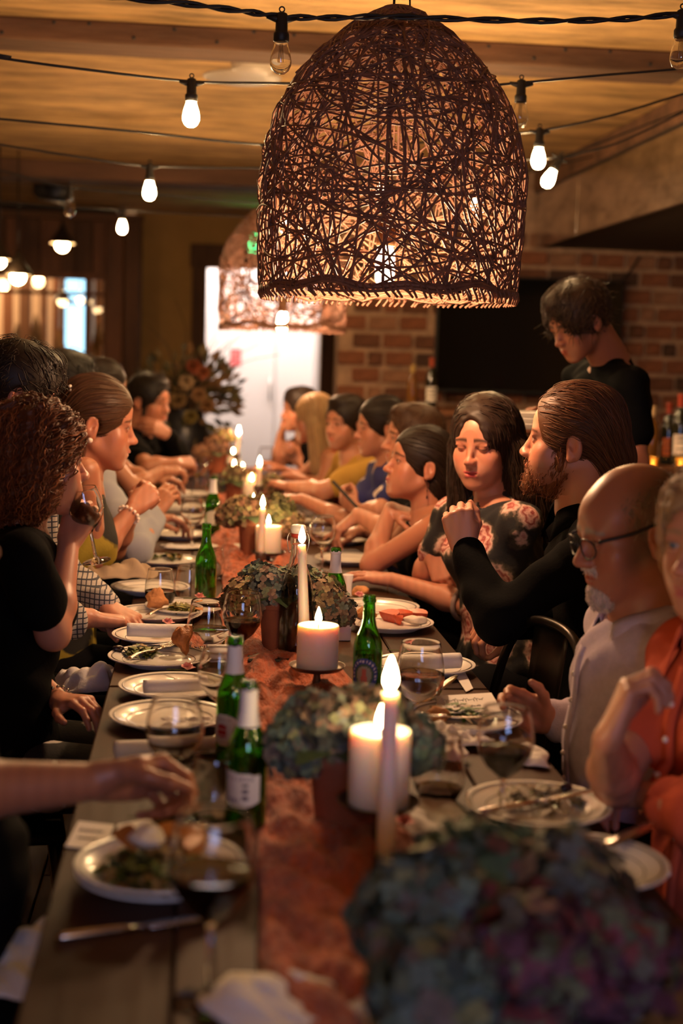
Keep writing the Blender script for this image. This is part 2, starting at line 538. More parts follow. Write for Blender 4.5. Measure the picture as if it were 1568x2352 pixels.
# the room behind the inner window
struct(MB().box((-3.5, 16.6, 0), (dl - .95, 16.7, CEIL)).build('wall_next_room', mat('cream_paint', (.62, .46, .32), .8), smooth=False))
sbox('wall_next_room_side', (dl - .95, YB + .12, 0), (dl - .9, 16.7, CEIL), M_plaster)
gd = MB(); YG = 16.5
ga, gb = at(150, 760, YG)[0], at(200, 760, YG)[0]
gz0, gz1 = 0.1, at(170, 695, YG)[2]
for a, b in ((ga - .05, ga), (gb, gb + .05)): gd.box((a, YG - .03, 0), (b, YG + .03, gz1 + .32))
for zq in (gz1, at(170, 820, YG)[2], gz1 + .3): gd.box((ga, YG - .03, zq - .02), (gb, YG + .03, zq + .02))
g3 = struct(gd.build('window_3', M_wood_dark, smooth=False))
M_dusk = emission('dusk_sky_in_far_window', (0.42, 0.78, 1.0), 1.5)
for a, b in ((gz0, at(170, 820, YG)[2] - .02), (at(170, 820, YG)[2] + .02, gz1 - .02), (gz1 + .02, gz1 + .28)):
    MB().box((ga, YG - .01, a), (gb, YG + .01, b)).build('pane', M_dusk, g3, smooth=False)
for i, (px, wpx, m_) in enumerate(((18, 22, M_wood_red), (58, 26, M_wood_dark), (100, 16, M_beam), (128, 14, M_wood_red), (226, 16, M_beam))):
    a = at(px - wpx / 2, 760, 15.9)[0]; b = at(px + wpx / 2, 760, 15.9)[0]
    sbox('trim_%d' % (10 + i), (a, 15.85, 0), (b, 15.95, CEIL), m_, bev=.008)
M_bush = mat('dried_bunch', (0.12, 0.06, 0.03), .9, vcol=True)
labels_db = ['dried dark plant bunch hanging left in the room behind the inner window', 'dried dark plant bunch hanging second from left behind the inner window',
             'dried dark plant bunch hanging just left of the blue lit window', 'dried dark plant bunch hanging behind the narrow right panes']
for i, (px, py) in enumerate(((40, 800), (82, 780), (136, 815), (224, 800))):
    t = thing('dried_bunch', labels_db[i], 'dried plant', at(px, py, 15.3), group='dried bunches behind the inner window')
    c = at(px, py, 15.3); mb = MB()
    for k in range(60):
        d = unit((random.gauss(0, .10), random.gauss(0, .10), -1)); L = random.uniform(.25, .55)
        s = unit(np.cross(d, RNG.normal(size=3))) * random.uniform(.006, .014)
        p = c + np.array([0, 0, .3])
        mb.add([p, p + d * L * .6 + s * 1.6, p + d * L, p + d * L * .6 - s * 1.6], [(0, 1, 2, 3)], col=np.array(random.choice(((.1, .05, .025), (.2, .11, .05), (.07, .05, .03)))))
    o = mb.build('stems', M_bush, t, vcol=True); o['kind'] = 'stuff'
    MB().tube([c + np.array([0, 0, .3]), (c[0], c[1], CEIL)], .004, 5).build('string', M_black, t)

# ------------------------------------------------------------------ woven pendant lamps
M_cane = mat('dark_cane', (0.17, 0.078, 0.05), 0.6, noise=(30, 0.35))
M_bulb_hot = emission('hot_pendant_bulb', (1.0, 0.57, 0.29), 560.0)
M_brass = mat('bronze_socket', (0.16, 0.09, 0.045), 0.4, metal=0.8)


def dome_profile(R, H):
    pts = [(0.0, .965), (.08, .975), (.3, 1.0), (.45, 1.0), (.54, .96), (.66, .875), (.78, .715), (.87, .54), (.935, .37), (.975, .22), (1.0, .10)]
    zs = np.array([p[0] for p in pts]) * H; rs = np.array([p[1] for p in pts]) * R
    ss = np.concatenate([[0], np.cumsum(np.hypot(np.diff(zs), np.diff(rs)))])
    return zs, rs, ss


def pendant(Y, pxc, py_top, py_bot, R, label, nstr, sides, bulb_px, seed, power):
    rng = random.Random(seed)
    top = at(pxc, py_top, Y); bot = at(pxc, py_bot, Y)
    H = top[2] - bot[2]
    c = np.array([bot[0], Y, bot[2]])
    t = thing('pendant_lamp', label, 'pendant lamp', (c[0], c[1], CEIL), group='woven pendant lamps')
    zs, rs, ss = dome_profile(R, H); Ltot = ss[-1]

    def P(th, s, off=0.0):
        s = min(max(s, 0), Ltot)
        r = np.interp(s, ss, rs) + off; z = np.interp(s, ss, zs)
        return c + np.array([r * math.cos(th), r * math.sin(th), z])
    mb = MB()
    for k in range(nstr):
        u = rng.random()
        s = Ltot * u ** .9; th = rng.uniform(0, 2 * math.pi); phi = rng.uniform(0, 2 * math.pi); kap = rng.uniform(-3.4, 3.4)
        L = rng.uniform(.6, 1.35); n = int(L / .038); off = rng.uniform(-.009, .006); pts = []
        for q in range(n):
            pts.append(P(th, s, off + .004 * math.sin(q * 1.3 + k)))
            r = max(np.interp(s, ss, rs), .08)
            th += math.cos(phi) * .038 / r; s += math.sin(phi) * .038; phi += kap * .038
            if s < .012: s = .012; phi = -phi if math.sin(phi) < 0 else phi
            if s > Ltot: s = Ltot; phi = -phi if math.sin(phi) > 0 else phi
        mb.tube(pts, rng.uniform(.0022, .0036), sides)
    o = mb.build('woven_cane', M_cane, t); o['kind'] = 'stuff'

    def ring(s, r, off=0.0, wob=.004):
        return [P(a, s + wob * math.sin(5 * a + s * 9) + wob * math.sin(11 * a), off) for a in np.linspace(0, 2 * math.pi, 72, endpoint=False)]
    rim = MB()
    rim.tube(ring(.03, 0, .002, .005), .0065, 6, closed=True); rim.tube(ring(.022, 0, .006, .007), .0045, 6, closed=True); rim.tube(ring(.036, 0, -.003, .006), .0045, 6, closed=True)
    rim.build('rim', M_cane, t)
    tw = MB()
    for k in range(110):
        a = k / 110 * 2 * math.pi + rng.uniform(-.02, .02)
        tw.tube([P(a, .03, .006), P(a + .03, .012, .010), P(a + .05 + rng.uniform(0, .02), .0, .004)], .0032, 5)
    o = tw.build('rim_binding', M_cane, t); o['kind'] = 'stuff'
    for s in (Ltot * .285, Ltot * .62, Ltot * .93): MB().tube(ring(s, 0, -.004, .003), .0048, 6, closed=True).build('hoop', M_cane, t)
    for k in range(6):
        a = k * math.pi / 3 + .35
        MB().tube([P(a, x, -.006) for x in np.linspace(0.02, Ltot, 22)], .0042, 6).build('rib', M_cane, t)
    MB().lathe([(0, H - .01), (R * .12, H - .008), (R * .12, H + .004), (0, H + .006)], 20, c=c).build('top_cap', M_cane, t)
    # cords, socket and bulb
    b0 = at(bulb_px[0], bulb_px[1], Y)
    MB().tube([(c[0], Y, CEIL), (b0[0], Y, c[2] + H), (b0[0], Y, b0[2] + .1)], .0035, 6).build('cord', M_black, t)
    MB().tube([(c[0] + .012, Y, CEIL), (c[0] + .03, Y, c[2] + H)], .0025, 6).build('hanging_wire', M_black, t)
    MB().lathe([(0, CEIL - .03), (.05, CEIL - .025), (.055, CEIL), (0, CEIL)], 20, c=(c[0], Y, 0)).build('ceiling_rose', M_black, t)
    MB().lathe([(0, .045), (.024, .045), (.026, .06), (.026, .11), (.018, .125), (0, .13)], 18, c=(b0[0], Y, b0[2])).build('socket', M_brass, t)
    MB().lathe([(0, -.055), (.018, -.053), (.025, -.04), (.026, 0), (.024, .03), (.018, .045), (0, .046)], 14, c=(b0[0], Y, b0[2])).build('bulb', M_bulb_hot, t)
    return t


pendant(3.66, 891, 20, 694, .333, 'large dark woven cane dome lamp with a glowing bulb, nearest over the table', 350, 5, (884, 607), 5, 0)
pendant(7.45, 648, 455, 762, .333, 'dark woven cane dome lamp hanging farther back in front of the bright doorway', 230, 4, (648, 738), 9, 0)

# ------------------------------------------------------------------ festoon strings
M_lit = emission('lit_festoon_bulb', (1.0, 0.64, 0.29), 250.0)
M_fil = mat('dull_filament', (0.5, 0.3, 0.15), 0.4, metal=.5)
M_rubber = mat('black_rubber', (0.010, 0.009, 0.009), 0.5)
BULB = [(0, -.072), (.010, -.071), (.019, -.064), (.0245, -.052), (.025, -.042), (.022, -.024), (.016, -.006), (.0135, 0.004), (0, .005)]


def festoon(label, pts, Y, bulbs, r=.0042, twist=False):
    """pts: where the cord passes (pixels, at depth Y); bulbs: (px, lit, lean)"""
    P = np.array([at(px, py, Y) for px, py in pts])
    P = np.vstack([[-3.49, Y, 2.5], P, [BX - .022, Y, 2.64]])            # tied to the left wall and to the timber over the bulkhead
    path = smooth_path(P, 84)
    t = thing('string_light', label, 'string light', path[len(path) // 2], group='festoon bulb strings under the ceiling')
    mb = MB()
    if twist:
        for sgn in (1, -1):
            q = path.copy(); ph = np.arange(len(q)) * .9
            q[:, 2] += sgn * .0045 * np.cos(ph); q[:, 1] += sgn * .0045 * np.sin(ph)
            mb.tube(q, r * .85, 6)
    else: mb.tube(path, r, 6)
    mb.build('cord', M_rubber, t)
    pxs = np.array([p[0] for p in pts])
    for px, lit, lean in bulbs:
        py = np.interp(px, pxs, [p[1] for p in pts])
        c = at(px, py, Y); R = roty(lean)
        sk = MB()
        sk.lathe([(0, -.058), (.0185, -.057), (.0185, -.038), (.0145, -.034), (.0135, .006), (.006, .010), (0, .010)], 14, R=R, c=c)
        sk.tube([c + R @ np.array([-.035, 0, -.002]), c + R @ np.array([-.014, 0, -.006]), c + R @ np.array([.014, 0, -.006]), c + R @ np.array([.035, 0, -.002])], [.0045, .008, .008, .0045], 8)
        sk.tube([c + R @ (np.array([.006 * math.cos(a), 0, .016 + .006 * math.sin(a)])) for a in np.linspace(0, 2 * math.pi, 12, endpoint=False)], .0018, 5, closed=True)
        s = sk.build('socket', M_rubber, t)
        b = c + R @ np.array([0, 0, -.058])
        if lit:
            MB().lathe(BULB, 12, R=R, c=b).build('bulb', M_lit, s)
        else:
            inner = [(max(x - .0009, 0), z_ * .985) for x, z_ in BULB][::-1]
            MB().lathe(BULB[:-1] + inner[1:], 18, R=R, c=b).build('bulb', M_glass, s)
            f = MB()
            for q in (-.006, -.002, .002, .006): f.tube([b + R @ np.array([q * .6, 0, -.004]), b + R @ np.array([q, .002, -.045])], .0007, 4)
            f.build('filament', M_fil, s)
    return t


festoon('nearest festoon string, twisted double cord with clear unlit bulbs', [(-250, -75), (0, -35), (250, -8), (420, 8), (560, 26), (647, 38), (760, 41), (900, 38), (1060, 44), (1250, 48), (1420, 44), (1566, 31), (1850, -5)], 3.4,
        [(647, False, 0), (1567, False, 0)], .0052, twist=True)
festoon('second festoon string, one lit bulb left and one clear right of the big lamp', [(-200, 100), (0, 133), (200, 160), (440, 187), (620, 191), (900, 196), (1100, 196), (1197, 190), (1380, 173), (1568, 157), (1800, 128)], 4.25,
        [(440, True, 0), (1197, False, 0)])
festoon('third festoon string, one lit bulb just right of the big woven lamp', [(-200, 255), (0, 273), (300, 301), (620, 333), (900, 332), (1100, 312), (1239, 300), (1400, 266), (1568, 216), (1750, 165)], 4.9,
        [(622, True, 0), (1239, True, 0)], .0045)
festoon('fourth festoon string, ending in a tilted lit bulb by the steel bulkhead', [(-200, 300), (0, 332), (200, 363), (344, 381), (590, 386), (880, 388), (1100, 372), (1288, 361), (1340, 349), (1450, 315)], 5.6,
        [(344, True, 0), (881, True, 0), (1286, True, .45)], .0045)
festoon('fifth festoon string with a small clear bulb beside the black speaker', [(-200, 345), (0, 391), (161, 430), (400, 450), (590, 466), (800, 465), (1000, 440), (1097, 428), (1200, 395)], 6.5,
        [(161, False, 0), (650, True, 0), (1097, True, 0)], .0045)
festoon('farthest festoon string, its lit bulb hanging in front of the wooden posts', [(-200, 440), (60, 468), (281, 482), (500, 494), (700, 496), (900, 470)], 8.1,
        [(281, True, 0), (702, True, 0)], .0045)

# ------------------------------------------------------------------ ceiling fittings
M_offwhite = mat('offwhite_plastic', (0.50, 0.42, 0.36), 0.45)
yq = 6.28
c = at(580, 150, yq); c[2] = CEIL
t = thing('smoke_detector', 'round white smoke detector with vent slots on the ceiling by the beam', 'smoke detector', c)
r = 52 / scale_at(yq)
MB().lathe([(0, -.072), (r * .62, -.072), (r * .9, -.058), (r * .92, -.012), (r * 1.0, -.008), (r * 1.0, 0), (0, 0)], 32, c=c).build('body', M_offwhite, t)
v = MB()
for a in np.arange(0, 2 * math.pi, math.pi / 6):
    v.box((-r * .16, r * .88, -.034), (r * .16, r * .925, -.024), R=rotz(a), c=c)
o = v.build('vent_slot', M_blackplastic, t); o['kind'] = 'stuff'
yq = 6.75
c = at(556, 191, yq); c[2] = CEIL
t = tag(MB().lathe([(0, -.012), (88 / scale_at(yq) * .92, -.012), (88 / scale_at(yq), -.004), (88 / scale_at(yq), 0), (0, 0)], 40, c=c).build('ceiling_plate', M_offwhite), 'flat round white cover plate on the ceiling beside the smoke detector', 'cover plate')
c = at(120, 438, 10.6)
t = thing('ceiling_speaker', 'small black speaker box hung under the ceiling at left', 'speaker', (c[0], c[1], CEIL))
MB().box((-.13, -.1, -.07), (.13, .1, .07), R=roty(.1), c=c, bev=.03).build('cabinet', M_blackplastic, t)
MB().tube([c, (c[0], c[1], CEIL)], .015, 8).build('bracket', M_blackplastic, t)
MB().lathe([(0, 0), (.055, .004), (.06, 0)], 20, R=rotx(math.pi / 2), c=c + np.array([0.02, -.104, 0])).build('cone', M_black, t)

# black enamel pendants on the left
M_bulb_globe = emission('warm_globe_bulb', (1.0, 0.62, 0.28), 40.0)
M_enamel = mat('black_enamel', (0.02, 0.014, 0.010), 0.3)


def cone_lamp(px, py, Y, r, label, loc_top=CEIL, tilt=0.0):
    c = at(px, py, Y)
    t = thing('cone_pendant', label, 'pendant lamp', (c[0], c[1], loc_top), group='black cone pendants on the left')
    h = r * 1.5
    MB().lathe([(r, 0), (r * .97, .012), (r * .55, h * .45), (r * .22, h * .85), (r * .16, h), (0, h + .01)], 28, c=c).build('shade', M_enamel, t)
    MB().lathe([(r * .93, .004), (r * .5, h * .42), (r * .2, h * .8), (0, h * .85)], 28, c=c).build('shade_lining', mat('white_enamel', (.8, .7, .55), .4), t)
    MB().ball(c + np.array([0, 0, -.012]), (r * .5, r * .5, r * .5), 14).build('bulb', M_bulb_globe, t)
    MB().tube([c + np.array([0, 0, h]), (c[0], c[1], loc_top)], .005, 6).build('cord', M_black, t)


cone_lamp(143, 560, 11.6, .105, 'black cone pendant hanging alone in front of the dark planks')
cone_lamp(41, 632, 9.6, .10, 'black cone pendant hanging low over the inner window at left')
cone_lamp(-2, 597, 9.4, .085, 'black cone pendant cut by the left picture edge', )
cone_lamp(143, 690, 15.0, .095, 'black cone pendant seen through the inner window')
for (px, py, lb_) in ((8, 655, 'bare glowing globe bulb at the left edge behind the inner window'), (88, 648, 'bare glowing globe bulb behind the upper panes of the inner window'), (184, 690, 'small bare globe bulb over the blue lit window')):
    c = at(px, py, 14.4); t = thing('globe_bulb', lb_, 'light bulb', (c[0], c[1], CEIL), group='globe bulbs behind the inner window')
    MB().ball(c, .055 if px < 150 else .036, 14).build('globe', M_bulb_globe, t)
    MB().tube([c + np.array([0, 0, .05]), (c[0], c[1], CEIL)], .004, 5).build('cord', M_black, t)

# exit sign
ye = 12.6
e0, e1 = at(567, 533, ye), at(636, 589, ye)
t = thing('exit_sign', 'green glowing EXIT sign hanging above the doorway behind the lamps', 'exit sign', ((e0[0] + e1[0]) / 2, ye, CEIL))
MB().box((e0[0], ye, e1[2]), (e1[0], ye + .03, e0[2]), bev=.004).build('panel', mat('exit_sign_dark', (.01, .03, .015), .4), t, smooth=False)
cu = bpy.data.curves.new('exit_text', 'FONT'); cu.body = 'EXIT'; cu.size = 1.0; cu.extrude = .004; cu.align_x = 'CENTER'; cu.align_y = 'CENTER'
tmp = bpy.data.objects.new('letters', cu); COL.objects.link(tmp)
bpy.context.view_layer.update()
lme = bpy.data.meshes.new_from_object(tmp.evaluated_get(bpy.context.evaluated_depsgraph_get()))
bpy.data.objects.remove(tmp)
to = bpy.data.objects.new('letters', lme); COL.objects.link(to)
lme.materials.clear(); lme.materials.append(emission('exit_green', (0.02, 0.9, 0.25), 8.0))
sx = (e1[0] - e0[0]) / 2.35; sz = (e0[2] - e1[2]) * 1.12
to.parent = t; to.location = (0, -.004, (e0[2] + e1[2]) / 2 - CEIL); to.rotation_euler = (math.pi / 2, 0, 0); to.scale = (sx, sz, 1)
MB().tube([((e0[0] + e1[0]) / 2, ye + .015, e0[2]), ((e0[0] + e1[0]) / 2, ye + .015, CEIL)], .008, 6).build('hanger', M_black, t)

# television on the brick wall
yt = 9.4
a, b = at(1005, 660, yt), at(1421, 912, yt)
ztop = at(1200, 636, yt)[2]
t = thing('television', 'large dark switched-off television on the brick wall', 'television', ((a[0] + b[0]) / 2, yt + .1, b[2]))
MB().box((a[0], yt, b[2]), (b[0], yt + .06, ztop), bev=.006).build('frame', M_blackplastic, t, smooth=False)
MB().box((a[0] + .012, yt - .003, b[2] + .02), (b[0] - .012, yt + .01, ztop - .012)).build('screen', mat('tv_screen', (.004, .004, .004), .08), t, smooth=False)
MB().box(((a[0] + b[0]) / 2 - .2, yt + .06, b[2] + .2), ((a[0] + b[0]) / 2 + .2, yt + .14, ztop - .2)).build('wall_mount', M_black, t, smooth=False)
MB().tube(smooth_path([at(1425, 650, yt + .02), at(1445, 625, yt + .05), at(1470, 590, yt + .08)], 8), .008, 6).build('cable', M_rubber, t)

# bar counter under the television and along the right
cz = at(945, 938, 8.95)[2]
t = thing('back_bar', 'dark timber back bar with bottles under the television', 'bar counter', (1.9, 9.2, 0))
MB().box((bw_x0 + .05, 8.85, cz - .04), (2.1, 9.4, cz), bev=.006).build('countertop', M_wood_red, t, smooth=False)
for k in range(5):
    x0 = bw_x0 + .08 + k * .25
    MB().box((x0, 8.9, 0), (x0 + .24, 9.36, cz - .04), bev=.004).build('panel', M_wood_dark, t, smooth=False)
cz2 = at(1500, 1068, 7.2)[2]
t = thing('side_counter', 'low timber side counter with bottles at the right picture edge', 'bar counter', (2.5, 7.4, 0))
MB().box((1.95, 7.0, cz2 - .04), (3.2, 7.75, cz2), bev=.006).build('countertop', M_wood_red, t, smooth=False)
for k in range(4): MB().box((2.0 + k * .29, 7.05, 0), (2.28 + k * .29, 7.7, cz2 - .04), bev=.004).build('panel', M_wood_dark, t, smooth=False)
# ------------------------------------------------------------------ the long table
TX0, TX1 = -0.185, 0.645
M_table = [mat('table_plank_%s' % n, c, 0.55, spec=.15, noise=(7, 0.4, (1, 0.1, 1)), bump=(25, 0.25, (1, 0.1, 1))) for n, c in
           (('umber', (0.042, 0.0155, 0.006)), ('walnut', (0.056, 0.021, 0.008)), ('smoke', (0.034, 0.0125, 0.005)))]
seams = [0.55, 3.02, 5.75, 8.95]
tl = ['nearest dark plank table under the big hydrangea bunch and wine glasses', 'middle dark plank table in front of the man with slicked-back hair', 'farthest dark plank table toward the bright doorway']
for k in range(3):
    y0, y1 = seams[k] + .006, seams[k + 1] - .006
    t = thing('dining_table', tl[k], 'table', ((TX0 + TX1) / 2, (y0 + y1) / 2, 0), group='plank tables set end to end')
    n = 5; wd = (TX1 - TX0) / n
    for i in range(n):
        MB().box((TX0 + i * wd + .0015, y0, TABLE - .032), (TX0 + (i + 1) * wd - .0015, y1, TABLE - (.001 if i % 2 else 0)), bev=.003).build('plank', M_table[(i + k) % 3], t, smooth=False)
    for x in (TX0 + .08, TX1 - .08):
        MB().box((x - .02, y0 + .05, TABLE - .10), (x + .02, y1 - .05, TABLE - .033), bev=.003).build('apron', M_wood_dark, t, smooth=False)
        for y in (y0 + .1, y1 - .1):
            MB().box((x - .035, y - .035, 0), (x + .035, y + .035, TABLE - .033), bev=.004).build('leg', M_wood_dark, t, smooth=False)


# gauze runner, crumpled
def runner_z(x, y):
    a = np.sin(x * 95 + 3.0 * np.sin(y * 3.1) + 2 * np.sin(y * 7.7 + x * 20)) * .0055
    b = np.abs(np.sin(x * 38 + y * 9 + 2.2 * np.sin(y * 4.3 + 1))) * .015
    c = np.sin(y * 41 + 6 * np.sin(x * 17 + y * 2.3)) * .0055 + np.abs(np.sin(y * 73 + x * 60 + 3 * np.sin(y * 19))) * .0050 + np.abs(np.sin(x * 150 + 4 * np.sin(y * 23 + x * 30))) * .004
    return np.maximum(a + b + c + .004, 0.001)


ny, nx = 860, 46
P = np.zeros((ny, nx, 3))
for j, y in enumerate(np.linspace(0.75, 8.7, ny)):
    xc = .215 + .012 * math.sin(y * 1.7) - .02 * max(0, min(1, (y - 3) / 3))
    hw = .125 + .012 * math.sin(y * 5.1) + .008 * math.sin(y * 13)
    if y > 2.3: hw += .02
    u = np.linspace(-1, 1, nx)
    x = xc + u * hw + .006 * np.sin(u * 9 + y * 11)
    z = TABLE + .002 + runner_z(x, y) * (1 - np.abs(u) ** 6)
    P[j, :, 0] = x; P[j, :, 1] = y; P[j, :, 2] = z
M_run = mat('rust_gauze', (0.40, 0.078, 0.017), 0.9, noise=(40, 0.45, (1, .35, 1)), bump=(120, 1.0, (1, .25, 1)), sheen=.2)
tag(MB().grid(P).build('table_runner', M_run, thick=.0012), 'crumpled rust orange gauze runner down the middle of the tables', 'table runner')


def run_top(x, y): return TABLE + .012


# ------------------------------------------------------------------ tableware prototypes
M_plate = mat('glazed_white', (0.80, 0.76, 0.72), 0.18, coat=.3)
M_line = mat('dark_rim_line', (0.05, 0.03, 0.03), 0.3)
M_silver = mat('steel_cutlery', (0.62, 0.55, 0.48), 0.22, metal=1.0)
M_napkin = mat('white_linen', (0.78, 0.74, 0.72), 0.9, bump=(80, .2))
M_wine = mat('red_wine', (0.012, 0.0008, 0.002), 0.03, spec=.25)
M_rose = mat('pale_wine', (0.85, 0.55, 0.30), 0.02, trans=.9, ior=1.34)
M_water = mat('water', (0.97, 0.98, 1.0), 0.0, trans=1.0, ior=1.33)
M_green = mat('green_bottle_glass', (0.20, 0.66, 0.10), 0.02, trans=1.0, ior=1.5)
M_beer = mat('bottle_contents', (0.35, 0.55, 0.06), 0.1, trans=.85)
M_label = mat('label_print', (1, 1, 1), 0.55, vcol=True)
M_terra = mat('terracotta', (0.30, 0.095, 0.045), 0.85, noise=(8, .2), bump=(60, .15))
M_wax = mat('ivory_wax', (0.88, 0.76, 0.66), 0.45, sss=1.0, sssr=(0.020, 0.011, 0.006))
M_wick = mat('burnt_wick', (0.02, 0.015, 0.012), 0.9)
M_flame = emission('candle_flame', (1.0, 0.66, 0.30), 115.0)
M_pewter = mat('dark_pewter', (0.15, 0.11, 0.09), 0.4, metal=.8)

R_PL = .118


def make_plate():
    t = thing('plate', 'plate', 'plate')
    r = R_PL
    MB().lathe([(0, .003), (r * .58, .003), (r * .60, 0), (r * .64, 0), (r * .66, .004), (r * .99, .018), (r, .020), (r * .99, .0215), (r * .68, .0095), (r * .62, .007), (0, .007)], 44).build('dish', M_plate, t, local=True)
    MB().lathe([(r * .90, .0196), (r * .905, .0200), (r * .925, .0204), (r * .925, .0196)], 44).build('rim_line', M_line, t, local=True)
    MB().lathe([(r * .70, .0108), (r * .705, .0112), (r * .715, .0116), (r * .715, .0106)], 44).build('inner_line', M_line, t, local=True)
    return t


def glass_profile(kind):
    if kind == 'stem':
        o = [(0, 0), (.036, 0), (.036, .002), (.012, .006), (.0045, .014), (.004, .075), (.008, .083), (.026, .098), (.040, .120), (.0445, .140), (.043, .160), (.037, .186), (.0355, .192)]
        i = [(.0345, .192), (.036, .186), (.042, .160), (.0435, .140), (.039, .121), (.025, .100), (.006, .088), (0, .087)]
    else:
        o = [(0, 0), (.024, 0), (.031, .004), (.040, .022), (.0435, .042), (.042, .065), (.036, .098), (.0345, .108)]
        i = [(.0335, .108), (.035, .098), (.041, .065), (.0425, .042), (.039, .023), (.029, .008), (0, .007)]
    return o, i


def liquid(kind, level, m, t, name):
    o, i = glass_profile(kind)
    pr = [(r + .0003, z) for r, z in i[::-1] if z < level]
    pr[0] = (0, pr[0][1] - .0004)
    rr = np.interp(level, [z for r, z in i[::-1]], [r for r, z in i[::-1]]) + .0003
    pr += [(rr, level), (rr - .002, level - .0006), (0, level - .0006)]
    MB().lathe(pr, 36).build(name, m, t, local=True)


def make_glass(kind, level=None, m=None, lname='wine'):
    t = thing('wine_glass' if kind == 'stem' else 'stemless_glass', 'glass', 'glass')
    o, i = glass_profile(kind)
    MB().lathe(o + i, 36).build('bowl', M_glass, t, local=True)
    if level: liquid(kind, level, m, t, lname)
    return t


BOT = [(0, .003), (.018, .0), (.0285, .002), (.0305, .008), (.0305, .118), (.029, .132), (.023, .150), (.0165, .166), (.0135, .182), (.0125, .212), (.0125, .214), (.0145, .215), (.0145, .221), (.013, .223), (.0135, .228), (.012, .230)]


def label_patch(r0, z0, z1, a0, a1, fn, prof=None, nu=30, nv=30):
    P = np.zeros((nu, nv, 3)); C = np.zeros((nu, nv, 3)); keep = np.zeros((nu, nv), bool)
    for i, u in enumerate(np.linspace(0, 1, nu)):
        for j, v in enumerate(np.linspace(0, 1, nv)):
            a = a0 + (a1 - a0) * u; z = z0 + (z1 - z0) * v
            r = (np.interp(z, [p[1] for p in BOT[2:]], [p[0] for p in BOT[2:]]) if prof is None else prof) + .0007
            P[i, j] = (r * math.cos(a), r * math.sin(a), z)
            c = fn(u, v); keep[i, j] = c is not None; C[i, j] = c if c is not None else (.8, .8, .8)
    F = []
    for i in range(nu - 1):
        for j in range(nv - 1):
            if keep[i, j] and keep[i + 1, j] and keep[i, j + 1] and keep[i + 1, j + 1]:
                F.append((i * nv + j, (i + 1) * nv + j, (i + 1) * nv + j + 1, i * nv + j + 1))
    return MB().add(P.reshape(-1, 3), F, 0, C.reshape(-1, 3))


def make_bottle(body=None, neck=None, a_body=-math.pi / 2, level=.12):
    t = thing('beer_bottle', 'bottle', 'bottle')
    inner = [(max(r - .0022, 0), z + (.003 if z < .01 else 0)) for r, z in BOT][::-1]
    MB().lathe(BOT + [(.0095, .230)] + [(r, z) for r, z in inner[1:]], 36).build('glass', M_green, t, local=True)
    if level:
        pr = [(0, .0075), (.027, .008)] + [(r - .003, z) for r, z in BOT if .01 < z < level] + [(np.interp(level, [p[1] for p in BOT[2:]], [p[0] for p in BOT[2:]]) - .003, level), (0, level)]
        MB().lathe(pr, 28).build('beer', M_beer, t, local=True)
    if body: label_patch(0, body[0], body[1], a_body - body[2], a_body + body[2], body[3]).build('label', M_label, t, local=True, vcol=True)
    if neck: label_patch(0, neck[0], neck[1], 0, 2 * math.pi, neck[2]).build('neck_label', M_label, t, local=True, vcol=True)
    return t


WHT = (.74, .72, .74)


def shield(u, v):
    x, y = u * 2 - 1, v * 2 - 1
    if abs(x) > .97 or y > .75 + .2 * (1 - x) * .5 or y < -1 + .35 * x * x: return None
    if abs(x - .25) < .14 and -.62 < y < .25 and int((y + 1) * 9) % 3: return (.08, .07, .14)
    if abs(x + .25) < .3 and -.72 < y < -.48 and int((x + 1) * 12) % 2: return (.16, .14, .25)
    if abs(y - .52) < .09 and abs(x) < .7 and int((x + 1) * 10) % 2: return (.35, .33, .42)
    return WHT


def crest_red(u, v):
    x, y = u * 2 - 1, v * 2 - 1
    if x * x * .8 + y * y > .98: return None
    if abs(x + .1) < .33 and abs(y + .05) < .42 - .3 * abs(x + .1): return (.50, .03, .03) if int((y + 1) * 12) % 4 else (.75, .45, .42)
    if abs(y - .62) < .1 and abs(x) < .5 and int((x + 1) * 12) % 2: return (.45, .35, .3)
    return (.70, .68, .62)


def round_blue(u, v):
    x, y = u * 2 - 1, v * 2 - 1
    r = math.hypot(x, y)
    if r > .98: return None
    if r > .62:
        a = math.atan2(y, x)
        return (.62, .60, .66) if .70 < r < .84 and int((a + 4) * 7) % 2 and y > -.3 else (.03, .05, .25)
    if abs(x) < .16 + .2 * max(0, -y) and y < .35: return (.45, .12, .08)
    return (.05, .12, .06) if r > .5 else (.30, .30, .22)


plain = lambda u, v: WHT


def foil(u, v): return (.76, .74, .76) if v < .97 + .03 * math.sin(u * 40) else None


PR_PLATE = make_plate()
used_plate = []


def plate(px, py, label, z=TABLE, food=None):
    p = on(px, py, z + .012); p[2] = z
    if not used_plate:
        o = PR_PLATE; o.location = p; o['label'] = label; used_plate.append(1)
    else: o = dup(PR_PLATE, p, label=label)
    o['group'] = 'white plates with dark rim lines'
    return p


# ---- food helpers
M_leaf = mat('salad_leaf', (1, 1, 1), .6, vcol=True)
FOODM = {'chicken': mat('roast_chicken', (.42, .15, .045), .45, noise=(30, .5), bump=(60, .8)), 'bread': mat('toasted_bread', (.50, .22, .08), .8, noise=(25, .3), bump=(50, .5)),
         'tomato': mat('tomato_flesh', (.55, .075, .03), .25, noise=(30, .25)), 'cheese': mat('soft_cheese', (.8, .68, .55), .5, bump=(60, .4)),
         'carrot': mat('roast_carrot', (.55, .19, .04), .45), 'olive': mat('black_olive', (.02, .012, .018), .15)}


